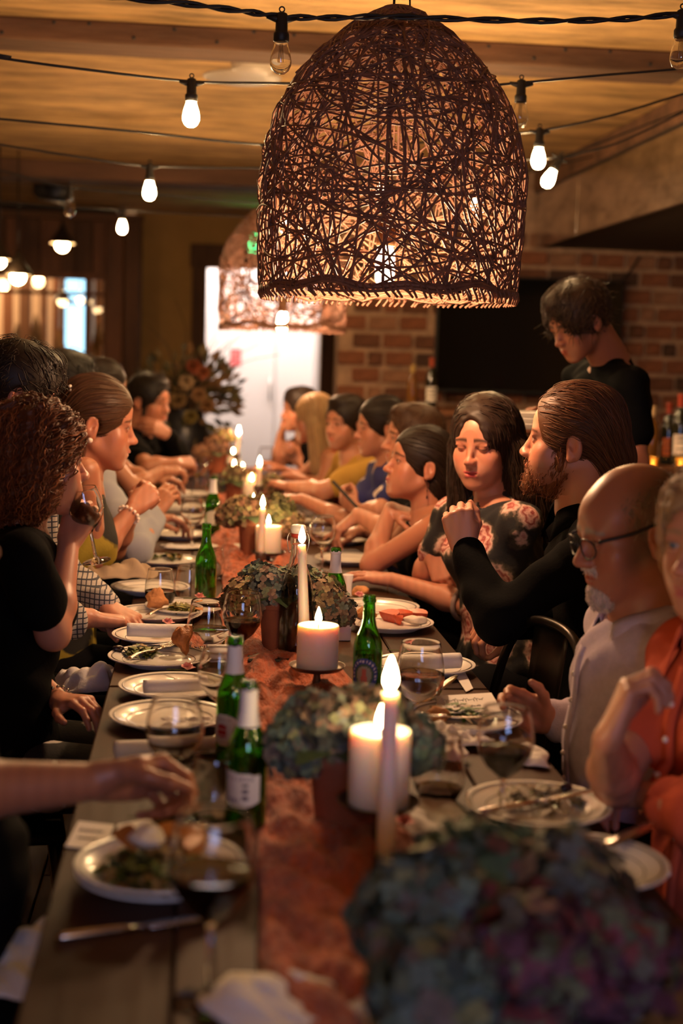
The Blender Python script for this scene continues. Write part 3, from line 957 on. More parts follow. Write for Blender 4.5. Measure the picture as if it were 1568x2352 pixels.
def salad(c, r, n, label, pal=((.09, .12, .02), (.16, .17, .03), (.05, .06, .015), (.22, .13, .04))):
    mb = MB()
    for k in range(n):
        a = random.uniform(0, 6.28); q = r * math.sqrt(random.random())
        p = np.array([c[0] + q * math.cos(a), c[1] + q * math.sin(a), c[2] + .004 + random.random() * .02 * (1 - (q / r) ** 2)])
        d = unit((random.gauss(0, 1), random.gauss(0, 1), random.gauss(0, .35))); s = unit(np.cross(d, (0, 0, 1))); L = random.uniform(.010, .022)
        up = np.array([0, 0, random.uniform(.002, .006)])
        mb.add([p - d * L, p - s * L * .5 + up, p + d * L, p + s * L * .5 + up], [(0, 1, 2, 3)], col=np.array(random.choice(pal)) * random.uniform(.7, 1.3))
    return tag(mb.build('salad', M_leaf, vcol=True), label, 'salad', kind='stuff')


def lump(name, kind, c, r, label, seed=0, squash=(1, 1, .7)):
    g = np.random.default_rng(seed)
    mb = MB().ball((0, 0, 0), 1, 20)
    V = np.concatenate(mb.v); f = sum(np.sin(V @ g.normal(0, 2.6, 3) + g.uniform(0, 6)) for _ in range(5)) / 5
    V = V * (1 + .42 * f + .08 * np.sin(V @ g.normal(0, 9, 3)))[:, None] * np.array(squash) * r
    V[:, 2] -= V[:, 2].min()
    mb.v = [V + np.asarray(c)]
    return tag(mb.build(name, FOODM[kind]), label, name.replace('_', ' '))


def wedge(c, r, rz, label, kind='tomato', tilt=.5):
    """a cut wedge: quarter of a ball"""
    mb = MB().lathe([(math.sin(t_) * r, -math.cos(t_) * r) for t_ in np.linspace(0, math.pi, 9)], 6, a0=-.75, a1=.75, R=rotz(rz) @ roty(tilt) @ rotx(math.pi / 2), c=np.asarray(c) + np.array([0, 0, r * .55]))
    V = np.concatenate(mb.v); n = len(V); mb2 = MB().add(V, mb.f)
    # close the two cut faces
    q = 9
    mb2.add(V, [tuple(f) for f in []])
    pts = [(math.sin(t_) * r, -math.cos(t_) * r) for t_ in np.linspace(0, math.pi, 9)]
    for s in (-.75, .75):
        W = np.array([(x * math.cos(s), x * math.sin(s), z_) for x, z_ in pts]) @ (rotz(rz) @ roty(tilt) @ rotx(math.pi / 2)).T + np.asarray(c) + np.array([0, 0, r * .55])
        mb2.add(W, [tuple(range(len(W)))[:: 1 if s < 0 else -1]])
    return tag(mb2.build('%s_wedge' % kind, FOODM[kind]), label, '%s wedge' % kind)


def make_fork():
    t = thing('fork', 'fork', 'fork')
    mb = MB()
    h = smooth_path([(0, -.10, .004), (0, -.05, .010), (0, .0, .006), (0, .03, .004), (0, .045, .008)], 16)
    wds = np.interp(np.linspace(0, 1, 16), [0, .3, .6, .8, 1], [.007, .005, .0025, .004, .010])
    P = np.array([[[p[0] + s * w_, p[1], p[2] + (0 if abs(s) == 1 else .0015)] for s in (-1, 0, 1)] for p, w_ in zip(h, wds)])
    mb.grid(P)
    o = mb.build('handle', M_silver, t, local=True, thick=.0018)
    for x in (-.0085, -.0028, .0028, .0085):
        MB().tube(smooth_path([(x, .044, .008), (x * 1.05, .06, .006), (x, .08, .007), (x * .95, .092, .011)], 8), [.0017] * 7 + [.0008], 5).build('tine', M_silver, t, local=True)
    return t


def make_knife():
    t = thing('knife', 'knife', 'knife')
    MB().tube([(0, -.11, .005), (0, -.10, .005), (0, -.03, .0045), (0, 0, .004)], [.004, .0065, .0052, .004], 8).build('handle', M_silver, t, local=True)
    P = np.array([[[-.0015 if 0 else -w_, y, .004], [w_ * .9, y, .0045]] for y, w_ in ((0, .004), (.01, .009), (.05, .0105), (.09, .009), (.105, .003))])
    MB().grid(P).build('blade', M_silver, t, local=True, thick=.0016)
    return t


PR_FORK, PR_KNIFE = make_fork(), make_knife()
first = {}


def put(proto, loc, label, rot=None, rz=0.0, group=None, scale=None):
    if proto.name not in first:
        first[proto.name] = 1
        proto.location = [float(v) for v in loc]; proto.rotation_euler = rot if rot is not None else (0, 0, rz); proto['label'] = label; o = proto
        if scale: proto.scale = (scale,) * 3
    else: o = dup(proto, loc, rz, label, rot, scale)
    if group: o['group'] = group
    elif 'group' in o: del o['group']
    return o


def aim_rot(d, flip=False):
    """rotation that takes local +Y to the flat direction d"""
    return math.atan2(-d[0], d[1])


# ---- napkins and flowers
def napkin_roll(p0, p1, r, label, z=TABLE):
    a = on(*p0, z + r); b = on(*p1, z + r); n = 18
    mb = MB(); P = []
    for u in np.linspace(0, 1, n):
        c = a + (b - a) * u; F = frame(b - a); ring = []
        for k in range(22):
            th = k / 21 * 2.6 * math.pi
            q = r * (1.02 - .10 * th / 8.2) * (1 + .05 * math.sin(7 * u + th))
            ring.append(c + q * (math.cos(th) * F[0] + math.sin(th) * F[1]))
        P.append(ring)
    return tag(MB().grid(np.array(P)).build('rolled_napkin', M_napkin, thick=.0022), label, 'napkin')


def cloth_heap(px, py, sx, sy, label, h=.03, z=TABLE, seed=1, m=None, rz=0.0, name='crumpled_napkin', cat='napkin'):
    g = np.random.default_rng(seed)
    n = 30; u, v = np.meshgrid(np.linspace(-1, 1, n), np.linspace(-1, 1, n), indexing='ij')
    K = [(g.normal(0, 2.3, 2), g.uniform(0, 6)) for _ in range(6)]
    f = sum(np.sin(k[0] * u + k[1] * v + ph) for k, ph in K) / 6
    f2 = sum(np.abs(np.sin(2.1 * k[1] * u - 1.7 * k[0] * v + ph)) for k, ph in K) / 6
    edge = np.clip((1 - np.maximum(np.abs(u), np.abs(v))) * 3.5, 0, 1)
    zz_ = h * (.25 + .6 * f + .7 * f2 - .35) * (.25 + .75 * edge)
    zz_ -= zz_.min()
    xx = u * sx * (1 + .18 * np.sin(3 * v + g.uniform(0, 6))); yy = v * sy * (1 + .18 * np.sin(3 * u + g.uniform(0, 6)))
    c = on(px, py, z) if np.isscalar(px) else px
    P = np.stack([xx, yy, zz_ + .002], -1) @ rotz(rz).T + np.asarray(c)
    return tag(MB().grid(P).build(name, m or M_napkin, thick=.0015), label, cat)


M_petal = mat('flower_petal', (1, 1, 1), 0.75, vcol=True, sss=0.15, sssr=(.01, .006, .004))


def blossom(px, py, label, z, r=.014, col=(.75, .33, .32)):
    c = on(px, py, z); mb = MB()
    t = thing('pink_blossom', label, 'flower', c, group='small pink blossoms laid on the napkins')
    for k in range(9):
        a = k * 2.4; el = .3 + .1 * k
        d = np.array([math.cos(a) * math.cos(el), math.sin(a) * math.cos(el), math.sin(el)]); s = unit(np.cross(d, (0, 0, 1))); n_ = np.cross(s, d)
        q = c + np.array([0, 0, .006])
        mb.add([q, q + d * r * .6 + s * r * .45 + n_ * .003, q + d * r, q + d * r * .6 - s * r * .45 + n_ * .003], [(0, 1, 2, 3)], col=np.array(col) * random.uniform(.8, 1.15))
    mb.build('petals', M_petal, t, vcol=True)
    MB().tube(smooth_path([c + np.array([0, 0, .006]), c + np.array([-.02, .012, .004]), c + np.array([-.045, .02, .003])], 6), .0012, 5).build('stem', mat('green_stem', (.08, .10, .03), .7), t)


def floret_ball(mb, c, R, n, pal, fl=.0098, lower=-.5):
    gold = math.pi * (3 - math.sqrt(5))
    for k in range(n):
        zf = 1 - (k + .5) / n * (1 - lower)
        rr = math.sqrt(max(0, 1 - zf * zf)); a = k * gold
        d = np.array([rr * math.cos(a), rr * math.sin(a), zf]); d = unit(d + RNG.normal(0, .12, 3))
        q = np.asarray(c) + d * R * random.uniform(.88, 1.08)
        F = frame(unit(d + RNG.normal(0, .35, 3))); base = np.array(random.choice(pal)) * random.uniform(.65, 1.3)
        s = fl * random.uniform(.8, 1.25); a0 = random.uniform(0, 1.57)
        for j in range(4):
            b = a0 + j * math.pi / 2
            u = F[0] * math.cos(b) + F[1] * math.sin(b); v = -F[0] * math.sin(b) + F[1] * math.cos(b)
            e = d * random.uniform(-.001, .003)
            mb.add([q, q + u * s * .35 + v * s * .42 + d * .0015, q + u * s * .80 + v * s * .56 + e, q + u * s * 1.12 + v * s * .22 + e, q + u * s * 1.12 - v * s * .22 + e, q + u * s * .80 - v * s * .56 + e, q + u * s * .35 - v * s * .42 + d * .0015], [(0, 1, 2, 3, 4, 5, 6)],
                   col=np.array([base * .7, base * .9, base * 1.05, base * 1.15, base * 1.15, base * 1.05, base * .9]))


M_leafdark = mat('hydrangea_leaf', (.05, .075, .03), .6)


def hydrangea(label, base, pot_r, pot_h, heads, pot=True, n=230, fl=.0088):
    """base on the table; heads: (dx, dy, dz, R, palette)"""
    t = thing('potted_hydrangea', label, 'potted flowers', base)
    b = np.asarray(base)
    MB().lathe([(0, 0), (pot_r * .74, 0), (pot_r * .78, .004), (pot_r * .95, pot_h * .8), (pot_r * 1.02, pot_h * .8), (pot_r * 1.04, pot_h), (pot_r * .95, pot_h), (pot_r * .9, pot_h * .84), (0, pot_h * .82)], 32, c=b).build('pot', M_terra, t)
    for (dx, dy, dz, R, pal) in heads:
        c = b + np.array([dx, dy, pot_h + dz]); mb = MB()
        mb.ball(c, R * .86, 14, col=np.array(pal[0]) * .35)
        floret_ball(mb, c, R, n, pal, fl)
        o = mb.build('flower_head', M_petal, t, vcol=True); o['kind'] = 'stuff'
        MB().tube(smooth_path([b + np.array([dx * .1, dy * .1, pot_h * .8]), b + np.array([dx * .5, dy * .5, pot_h + dz * .4]), c], 8), .003, 6).build('stem', mat('green_stem', (.08, .10, .03), .7), t)
    for k in range(7):
        a = k * .9 + .3; d = np.array([math.cos(a), math.sin(a), .05]); s = np.array([-math.sin(a), math.cos(a), 0])
        q = b + np.array([0, 0, pot_h]); L = pot_r * 1.9
        MB().grid(np.array([[q + d * L * u + s * L * .38 * math.sin(math.pi * u) * v + np.array([0, 0, .02 * math.sin(2.2 * u) - .03 * u * u]) for v in (-1, 0, 1)] for u in np.linspace(.15, 1, 7)])).build('leaf', M_leafdark, t)
    return t


def flame(c, h, parent, lean=0.0):
    w_ = h * .20
    pr = [(0, 0), (w_ * .55, h * .06), (w_ * .95, h * .22), (w_, h * .34), (w_ * .8, h * .55), (w_ * .42, h * .78), (w_ * .12, h * .95), (0, h)]
    MB().lathe(pr, 10, c=c, R=roty(lean)).build('flame', M_flame, parent)


def pillar(px, py_bot, py_top, Y, wpx, label, stand_label, melt=False):
    """px centre, bottom and top pixel of the wax at depth Y"""
    b = at(px, py_bot, Y); tp = at(px, py_top, Y); h = tp[2] - b[2]; r = wpx / 2 / scale_at(Y)
    t = thing('pillar_candle', label, 'candle', b, group='ivory pillar candles')
    MB().lathe([(0, 0), (r * .97, 0), (r, .003), (r, h - .003), (r * .96, h), (r * .86, h - .003), (r * .5, h - .008), (0, h - .009)], 36, c=b).build('wax', M_wax, t)
    MB().tube([b + np.array([0, 0, h - .012]), b + np.array([0.001, 0, h + .006])], .0013, 6).build('wick', M_wick, t)
    flame(b + np.array([0, 0, h + .002]), .036, t)
    s = thing('candle_stand', stand_label, 'candle stand', (b[0], b[1], TABLE), group='low pewter candle stands')
    H = b[2] - TABLE
    c = np.array([b[0], b[1], TABLE])
    MB().lathe([(0, H - .006), (r * .4, H - .007), (r * 1.2, H - .003), (r * 1.36, H + .006), (r * 1.34, H + .007), (r * 1.18, H), (0, H - .0004)], 36, c=c).build('dish', M_pewter, s)
    MB().lathe([(.010, H - .006), (.007, H * .7), (.010, H * .5), (.007, H * .3), (.009, .014)], 16, c=c).build('stem', M_pewter, s)
    MB().lathe([(.009, .014), (.026, .012), (.036, .006), (.037, 0.012 * 0), (0, 0)], 28, c=c).build('foot', M_pewter, s)


def taper(px_b, py_b, px_t, py_t, Y, w0, w1, label, hold_label, fh=.040):
    b = at(px_b, py_b, Y); tp = at(px_t, py_t, Y)
    t = thing('taper_candle', label, 'candle', b, group='tall white taper candles')
    u = unit(tp - b); s = scale_at(Y)
    rs = np.linspace(w0, w1, 8) / 2 / s
    pts = [b + (tp - b) * k for k in np.linspace(0, 1, 8)]
    mb = MB().tube(pts + [tp + u * .0015], list(rs) + [rs[-1] * .6], 14)
    mb.build('wax', M_wax, t)
    MB().tube([tp, tp + np.array([0, 0, .010])], .0012, 6).build('wick', M_wick, t)
    flame(tp + np.array([0, 0, .004]), fh, t)
    h = thing('candle_holder', hold_label, 'candle holder', (b[0], b[1], TABLE), group='small pewter taper holders')
    z = b[2] - TABLE; c = np.array([b[0], b[1], TABLE]); r0 = rs[0]
    MB().lathe([(0, .004), (.034, .0), (.036, .003), (.030, .008), (.010, .012), (.008, max(z - .02, .014)), (r0 * 1.35, max(z - .012, .018)), (r0 * 1.4, z + .010), (r0 * 1.1, z + .010), (r0 * 1.08, z), (0, z - .0005)], 28, c=c).build('cup', M_pewter, h)


# ------------------------------------------------------------------ laying the table
TEAL = ((.10, .16, .125), (.14, .20, .15), (.085, .13, .12), (.18, .19, .09), (.15, .13, .12))
BROWN = ((.24, .145, .075), (.32, .215, .10), (.17, .095, .05), (.22, .21, .09), (.28, .135, .08))
DUSK = ((.12, .135, .105), (.20, .135, .095), (.17, .18, .10), (.10, .115, .11), (.22, .13, .095))
PLUM = ((.15, .045, .075), (.20, .05, .055), (.09, .035, .065), (.11, .11, .09), (.13, .15, .09))
GREEN = ((.09, .15, .07), (.13, .18, .08), (.075, .12, .10), (.18, .08, .06))

c = on(1085, 2300); c = np.array([at(1150, 2300, 1.50)[0], 1.50, TABLE + .012])
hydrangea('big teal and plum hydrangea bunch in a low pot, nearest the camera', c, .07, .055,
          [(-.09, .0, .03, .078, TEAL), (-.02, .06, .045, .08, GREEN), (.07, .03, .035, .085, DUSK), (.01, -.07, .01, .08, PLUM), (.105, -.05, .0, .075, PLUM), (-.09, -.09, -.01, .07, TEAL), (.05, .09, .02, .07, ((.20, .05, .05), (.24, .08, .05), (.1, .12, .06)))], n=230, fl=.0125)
c = on(792, 1905); c[2] = TABLE + .012
hydrangea('grey teal hydrangea in a terracotta pot behind the front pillar candle', c, .060, .118,
          [(-.075, .0, -.005, .052, TEAL), (-.02, -.02, .03, .055, DUSK), (.05, .0, .03, .055, DUSK), (.10, .02, -.01, .05, TEAL), (-.05, .05, .02, .05, TEAL), (.03, .07, .02, .055, DUSK)], n=210)
c = on(640, 1500); c[2] = TABLE + .012
hydrangea('brown and teal hydrangea in a terracotta pot beside the water carafe', c, .052, .125,
          [(-.085, 0, -.01, .055, BROWN), (-.02, -.01, .02, .058, DUSK), (.045, .02, .02, .055, TEAL), (.10, .0, -.005, .058, BROWN), (.13, -.01, -.03, .05, DUSK), (-.05, .06, .02, .05, TEAL)], n=210)
c = on(578, 1282); c[2] = TABLE + .012
hydrangea('dried brown hydrangea in a terracotta pot behind the third pillar candle', c, .052, .13,
          [(-.04, 0, .02, .062, BROWN), (.03, .03, .02, .06, BROWN), (.09, .02, .02, .06, ((.17, .17, .06), (.24, .2, .08), (.14, .12, .05))), (.13, .0, -.03, .055, BROWN), (-.08, .03, .0, .05, BROWN)], n=200)
c = on(540, 1175); c[2] = TABLE + .012
hydrangea('small dried hydrangea in a pot by the fourth pillar candle', c, .05, .12, [(0, 0, .02, .065, BROWN), (.07, .02, .0, .06, BROWN), (-.07, .02, -.01, .05, DUSK), (.17, .1, -.02, .06, BROWN)], n=140)
c = on(497, 1105); c[2] = TABLE + .012
hydrangea('rust brown dried hydrangea standing tallest at the far table end', c, .055, .14, [(0, 0, .03, .08, ((.20, .09, .05), (.25, .12, .06))), (-.07, 0, -.01, .07, ((.20, .09, .05), (.25, .12, .06))), (.03, .0, .09, .06, ((.22, .16, .05), (.25, .12, .06)))], n=140)

pillar(868, 1846, 1676, 1.97, 147, 'thick ivory pillar candle nearest the camera, flame half hidden by the taper', 'pewter stand under the nearest pillar candle')
pillar(728, 1533, 1434, 2.95, 98, 'ivory pillar candle in sharp view in front of the carafe', 'pewter stand under the pillar candle in front of the carafe')
pillar(615, 1270, 1207, 4.85, 60, 'ivory pillar candle third from the camera, beside a leaning taper', 'pewter stand under the third pillar candle')
pillar(577, 1146, 1106, 6.4, 46, 'ivory pillar candle fourth from the camera', 'stand under the fourth pillar candle')
pillar(535, 1068, 1042, 8.1, 33, 'small looking ivory pillar candle farthest down the table', 'stand under the farthest pillar candle')
taper(885, 1978, 896, 1592, 1.86, 46, 40, 'tall white taper nearest the camera with a large flame', 'pewter holder of the nearest taper', .046)
taper(699, 1470, 693, 1252, 3.12, 28, 19, 'slim white taper leaning beside the glass carafe', 'pewter holder of the taper by the carafe')
taper(598, 1275, 603, 1168, 4.6, 18, 14, 'slim white taper in front of the third pillar candle', 'pewter holder before the third pillar candle')
taper(592, 1120, 596, 1073, 6.2, 14, 11, 'slim taper by the fourth pillar candle', 'holder of the taper by the fourth pillar candle', .045)
taper(543, 1046, 548, 1000, 7.9, 12, 10, 'slim taper rising highest before the bright doorway', 'holder of the farthest taper', .05)
for px, py, lb_ in ((583, 1148, 'tealight burning among the flowers by the fourth pillar candle'), (538, 1066, 'tealight burning left at the far end of the table'), (557, 1072, 'tealight burning right at the far end of the table')):
    Y = 5.6 if py > 1100 else 7.4
    c = at(px, py + 8, Y)
    t = thing('tealight', lb_, 'candle', (c[0], c[1], TABLE), group='tealights in tall glass cups')
    z = c[2] - TABLE
    MB().lathe([(0, 0), (.022, 0), (.024, .003), (.024, z), (0, z)], 20, c=(c[0], c[1], TABLE)).build('cup', M_wax, t)
    flame(c, .04, t)

# bottles
b1 = make_bottle((.040, .100, 1.15, shield), (.162, .221, foil), a_body=-2.0)
p = on(564, 1903); put(b1, p, 'green beer bottle with white shield label, nearest at left of the runner', group=None)
b2 = make_bottle((.038, .098, 1.0, crest_red), (.165, .216, foil), a_body=-2.2)
p = at(541, 1425, 2.44); p[2] = TABLE; put(b2, p, 'green beer bottle with red crest label, behind the nearest green bottle')
b3 = make_bottle(None, None, level=.10)
p = at(475, 1190, 4.05); p[2] = TABLE + .002; put(b3, p, 'unlabelled green beer bottle in front of the row of left plates')
b4 = make_bottle((.04, .10, 1.1, lambda u, v: (.62, .60, .52) if abs(v - .5) < .3 + .2 * math.sin(math.pi * u) else None), (.165, .224, foil), a_body=-1.4, level=.11)
p = at(490, 1085, 5.6); p[2] = TABLE; put(b4, p, 'green beer bottle with white neck foil, farthest on the table at left')
b5 = make_bottle((.030, .105, 1.05, round_blue), None, a_body=-1.9, level=.11)
p = at(849, 1356, 2.88); p[2] = TABLE; put(b5, p, 'dark green beer bottle with a round blue label on the right')
b6 = make_bottle((.040, .105, 1.05, crest_red), (.165, .224, foil), a_body=-1.0)
p = at(772, 1248, 3.6); p[2] = TABLE; put(b6, p, 'green beer bottle with white labels half hidden behind the carafe')

# swing-top carafe of water
c = on(677, 1512); c[2] = TABLE + .006
t = thing('swing_top_carafe', 'clear swing-top water carafe with white and red stopper', 'bottle', c)
o_ = [(0, .004), (.036, 0), (.0405, .004), (.041, .012), (.041, .145), (.039, .165), (.031, .195), (.021, .222), (.0165, .245), (.0155, .268), (.018, .270), (.018, .284), (.0155, .286)]
i_ = [(max(r - .0028, 0), z + (.004 if z < .013 else 0)) for r, z in o_][::-1]
MB().lathe(o_ + [(.0125, .286)] + i_[1:], 40, c=c).build('glass', M_glass, t)
MB().lathe([(0, .0078), (.035, .0078), (.0384, .014), (.0384, .135), (0, .135)], 32, c=c).build('water', M_water, t)
MB().lathe([(0, .284), (.016, .284), (.0175, .292), (.0165, .294), (0, .294)], 20, c=c).build('rubber_seal', mat('red_rubber', (.5, .05, .03), .5), t)
MB().lathe([(0, .294), (.017, .294), (.019, .304), (.016, .314), (0, .316)], 20, c=c).build('stopper', mat('white_ceramic', (.85, .8, .75), .25), t)
wi = MB()
for s in (-1, 1): wi.tube(smooth_path([c + np.array([s * .019, 0, .30]), c + np.array([s * .026, -.004, .28]), c + np.array([s * .021, -.006, .25]), c + np.array([s * .017, -.004, .255])], 12), .0012, 5)
wi.build('wire_bail', M_silver, t)

# glasses
GS = {k: make_glass(*v) for k, v in {'stem_clear': ('stem',), 'stem_red': ('stem', .130, M_wine), 'stem_dreg': ('stem', .096, M_wine), 'stem_rose': ('stem', .112, M_rose),
                                     'cup_clear': ('cup',), 'cup_water': ('cup', .052, M_water, 'water'), 'cup_wine': ('cup', .046, M_wine), 'cup_low': ('cup', .022, M_wine), 'stem_full': ('stem', .134, M_wine)}.items()}


def glass(kind, px, py, label, rot=None, scale=None, z=TABLE):
    return put(GS[kind], on(px, py, z), label, rot=rot, scale=scale)


GL = 'wine glasses on the table'
glass('stem_dreg', 398, 1885, 'stemmed glass with a dark drop left, held by the bare arm at left')
glass('stem_full', 482, 2300, 'big blurred glass of red wine nearest the camera', scale=1.12)
glass('cup_low', 1006, 1838, 'stemless glass with a low pool of wine, right of the front pillar candle')
glass('stem_red', 1151, 1905, 'stemmed glass of red wine before the older man in glasses')
glass('cup_water', 962, 1612, 'tall clear tumbler of water right of the blue label bottle', scale=1.2)
glass('stem_red', 553, 1555, 'stemmed red wine glass behind the red crest bottle')
glass('cup_water', 477, 1502, 'stemless glass of water beside the white napkin ring')
glass('cup_wine', 367, 1393, 'stemless glass of dark wine, left of a matching empty one')
glass('cup_clear', 434, 1384, 'empty stemless glass next to the unlabelled green bottle')
glass('stem_clear', 441, 1262, 'empty stemmed glass left of the unlabelled green bottle')
glass('stem_clear', 738, 1316, 'large clear stemmed glass in front of the dark-haired woman resting her chin')
glass('cup_clear', 492, 1890, 'empty stemless glass against the nearest green bottle')
glass('stem_clear', 500, 1700, 'clear glass half hidden behind the two white-necked bottles', scale=.9)
glass('cup_clear', 676, 1238, 'small empty stemless glass in front of the outstretched bare arm')
glass('cup_clear', 716, 1248, 'empty stemless glass beside folded napkins at right')
glass('stem_rose', 452, 1135, 'stemmed glass of pale wine in a hand at the far left')
glass('cup_clear', 488, 1330, 'small clear glass on the runner behind the unlabelled green bottle', scale=.9)
glass('cup_clear', 640, 1130, 'clear glass by the far tapers at right of the table')
glass('stem_clear', 470, 1120, 'clear stemmed glass at the far left end of the table')
glass('stem_clear', 610, 1105, 'clear stemmed glass before the blonde woman')

# plates, food, cutlery
def Y_of(p): return p


p = plate(372, 2006, 'lower plate of the front left stack', TABLE)
p = plate(372, 1990, 'top plate of the front left stack, loaded with salad', TABLE + .016)
s0 = p + np.array([0, 0, .010])
salad(s0 + np.array([-.01, -.02, 0]), .075, 160, 'heap of dark salad leaves on the front left plate')
for k, (dx, dy, rz) in enumerate(((-.06, .03, .4), (.01, .05, 1.5), (.045, .02, 2.6), (.03, .075, .9))):
    wedge(s0 + np.array([dx, dy, .012]), .028, rz, ('orange root wedge at the left of the front left salad', 'orange root wedge on top of the front left salad', 'orange root wedge at the right of the front left salad', 'orange root wedge at the back of the front left salad')[k], 'carrot', .3 * k)
lump('cheese_piece', 'cheese', s0 + np.array([-.02, .0, .026]), .022, 'white cheese piece on the front left salad', 3)
p = plate(1290, 2000, 'lower right plate with two forks and food scraps, rim spotted with light')
plate(1340, 1988, 'plate tucked partly under the lower right plate', TABLE + .014)
q = on(1290, 1985, TABLE + .02)
salad(q + np.array([-.02, .0, 0]), .07, 90, 'leftover leaves and carrot on the lower right plate', ((.13, .14, .03), (.3, .12, .03), (.4, .1, .03), (.35, .28, .2)))
put(PR_KNIFE, q + np.array([.07, .03, .012]), 'knife resting on the lower right plate', rot=(.15, .2, -1.0), group='table knives')
put(PR_FORK, q + np.array([-.03, .05, .012]), 'fork lying across the lower right plate', rot=(0, .1, -1.15), group='table forks')
wedge(q + np.array([.0, -.045, .005]), .020, 1, 'tomato wedge at the near rim of the lower right plate')
p = plate(1235, 1853, 'white plate with olive and leaf scraps by the coral sleeve')
q = on(1235, 1845, TABLE + .008)
salad(q, .07, 80, 'leaf scraps on the plate by the coral sleeve', ((.13, .14, .03), (.3, .22, .12), (.35, .28, .2), (.1, .08, .02)))
lump('olive', 'olive', q + np.array([.05, .02, .008]), .010, 'black olive on the plate by the coral sleeve', 2, (1, 1, 1))
put(PR_KNIFE, q + np.array([-.01, -.04, .012]), 'knife on the plate by the coral sleeve', rot=(.1, 0, -1.3), group='table knives')
p = plate(1075, 1650, 'white plate with a place card beside the older man')
q = on(1075, 1642, TABLE + .01)
salad(q + np.array([-.02, 0, 0]), .06, 50, 'green leaves on the plate beside the older man', ((.06, .13, .02), (.1, .18, .03), (.4, .3, .2)))
put(PR_FORK, on(1075, 1655, TABLE + .022), 'fork on the rim of the plate beside the older man', rot=(0, .1, 1.35), group='table forks')
put(PR_KNIFE, on(985, 1605, TABLE + .01), 'knife leaning toward the tall tumbler', rot=(.3, 0, -.8), group='table knives')
lump('bread_roll', 'bread', on(1005, 1660), .022, 'bread piece at the left rim of the plate beside the older man', 8)
p = plate(895, 1433, 'white plate with tomato wedges right of the blue label bottle')
q = on(905, 1428, TABLE + .009)
for k, (dx, dy, rz, r) in enumerate(((-.02, .0, .6, .034), (.03, .015, 2.0, .03), (.065, .025, 1.2, .030), (.02, -.025, 3.0, .026))):
    wedge(q + np.array([dx, dy, .004]), r, rz, ('tall tomato wedge standing left on the tomato plate', 'tomato wedge in the middle of the tomato plate', 'tomato wedge at the right rim of the tomato plate', 'tomato wedge lying at the front of the tomato plate')[k], 'tomato', .5)
lump('cheese_piece', 'cheese', q + np.array([.05, -.04, 0]), .022, 'soft cheese at the front of the tomato plate', 5, (1.3, .8, .5))
lump('bread_roll', 'bread', on(838, 1425, TABLE + .008), .026, 'toast at the left of the tomato plate', 9)
p = plate(868, 1396, 'white plate with a dried spray and card behind the tomato plate')
lump('bread_roll', 'bread', on(830, 1372, TABLE + .012), .024, 'bread piece on the plate with the dried spray', 19)
p = plate(365, 1512, 'white plate with a fork and roast chicken bone at left')
q = on(365, 1505, TABLE + .009)
salad(q + np.array([-.045, .0, 0]), .038, 70, 'olive green salad scraps on the left fork plate')
lump('chicken_piece', 'chicken', q + np.array([.055, .0, 0]), .026, 'roast chicken piece on the left fork plate', 4, (.9, .8, 1.3))
put(PR_FORK, q + np.array([-.015, -.022, .010]), 'fork tines up on the left plate beside roast chicken', rot=(0, .05, -.55), group='table forks')
lump('olive', 'olive', q + np.array([-.095, .0, .006]), .010, 'black olive at the left rim of the fork plate', 2, (1.2, 1, .8))
p = plate(366, 1462, 'white plate under the rolled napkin and fallen leaf at left')
napkin_roll((292, 1447), (438, 1450), .016, 'white rolled napkin tied with a twig, lying on a left plate', TABLE + .02)
p = plate(363, 1411, 'white plate with bread and roast vegetables at left')
q = on(370, 1406, TABLE + .009)
lump('bread_roll', 'bread', q + np.array([-.015, .012, 0]), .028, 'crusty bread piece on the left plate with roast vegetables', 14, (1, .8, 1))
salad(q + np.array([.055, .0, 0]), .035, 60, 'green roast vegetable on the left bread plate', ((.2, .2, .04), (.28, .25, .06), (.15, .12, .03)))
wedge(q + np.array([.09, -.01, .0]), .022, .8, 'carrot wedge on the left bread plate', 'carrot')
put(PR_FORK, q + np.array([.012, -.02, .008]), 'fork on the left bread plate', rot=(0, 0, -.45), group='table forks')
p = plate(430, 1395, 'white plate with a pink blossom in front of the stemless glasses')
p = plate(400, 1580, 'white plate with a short rolled napkin behind the held wine glass')
p = plate(390, 1648, 'empty white plate seen through the held wine glass')
p = plate(378, 1288, 'far left white plate with green scraps')
salad(on(385, 1284, TABLE + .009), .05, 40, 'green scraps on the far left plate')
p = plate(345, 1352, 'white plate mostly hidden behind the glass of dark wine')
p = plate(410, 1228, 'white plate with a fork behind the empty stemmed glass')
put(PR_FORK, on(405, 1222, TABLE + .012), 'fork on the plate behind the empty stemmed glass', rot=(0, .1, -.9), group='table forks')
p = plate(420, 1200, 'white plate with folded napkin, left side of the far table')
p = plate(425, 1165, 'white plate with folded napkin, second from the far left end')
p = plate(430, 1135, 'white plate with folded napkin, at the far left end')
p = plate(800, 1285, 'white plate with flowers before the woman resting her chin')
p = plate(775, 1240, 'white plate right of the large clear stemmed glass')
p = plate(735, 1195, 'white plate under the outstretched forearms')
p = plate(690, 1145, 'white plate before the man in the yellow shirt')
p = plate(975, 1530, 'white plate under a rolled napkin near the metal chair')
napkin_roll((905, 1522), (1056, 1518), .017, 'white rolled napkin near the empty metal chair', TABLE + .02)
for px0, py0, px1, py1, lb_ in ((362, 1195, 432, 1200, 'rolled napkin before the woman with the pearl bracelet'), (362, 1166, 428, 1168, 'rolled napkin second from the far left end'), (372, 1135, 436, 1137, 'rolled napkin at the far left end')):
    napkin_roll((px0, py0), (px1, py1), .02, lb_, TABLE + .02)
cloth_heap(435, 1260, .09, .05, 'folded napkin by the foot of the empty stemmed glass', .02, seed=21)
cloth_heap(560, 1262, .08, .05, 'folded napkin on a plate left of the third pillar candle', .02, seed=22)
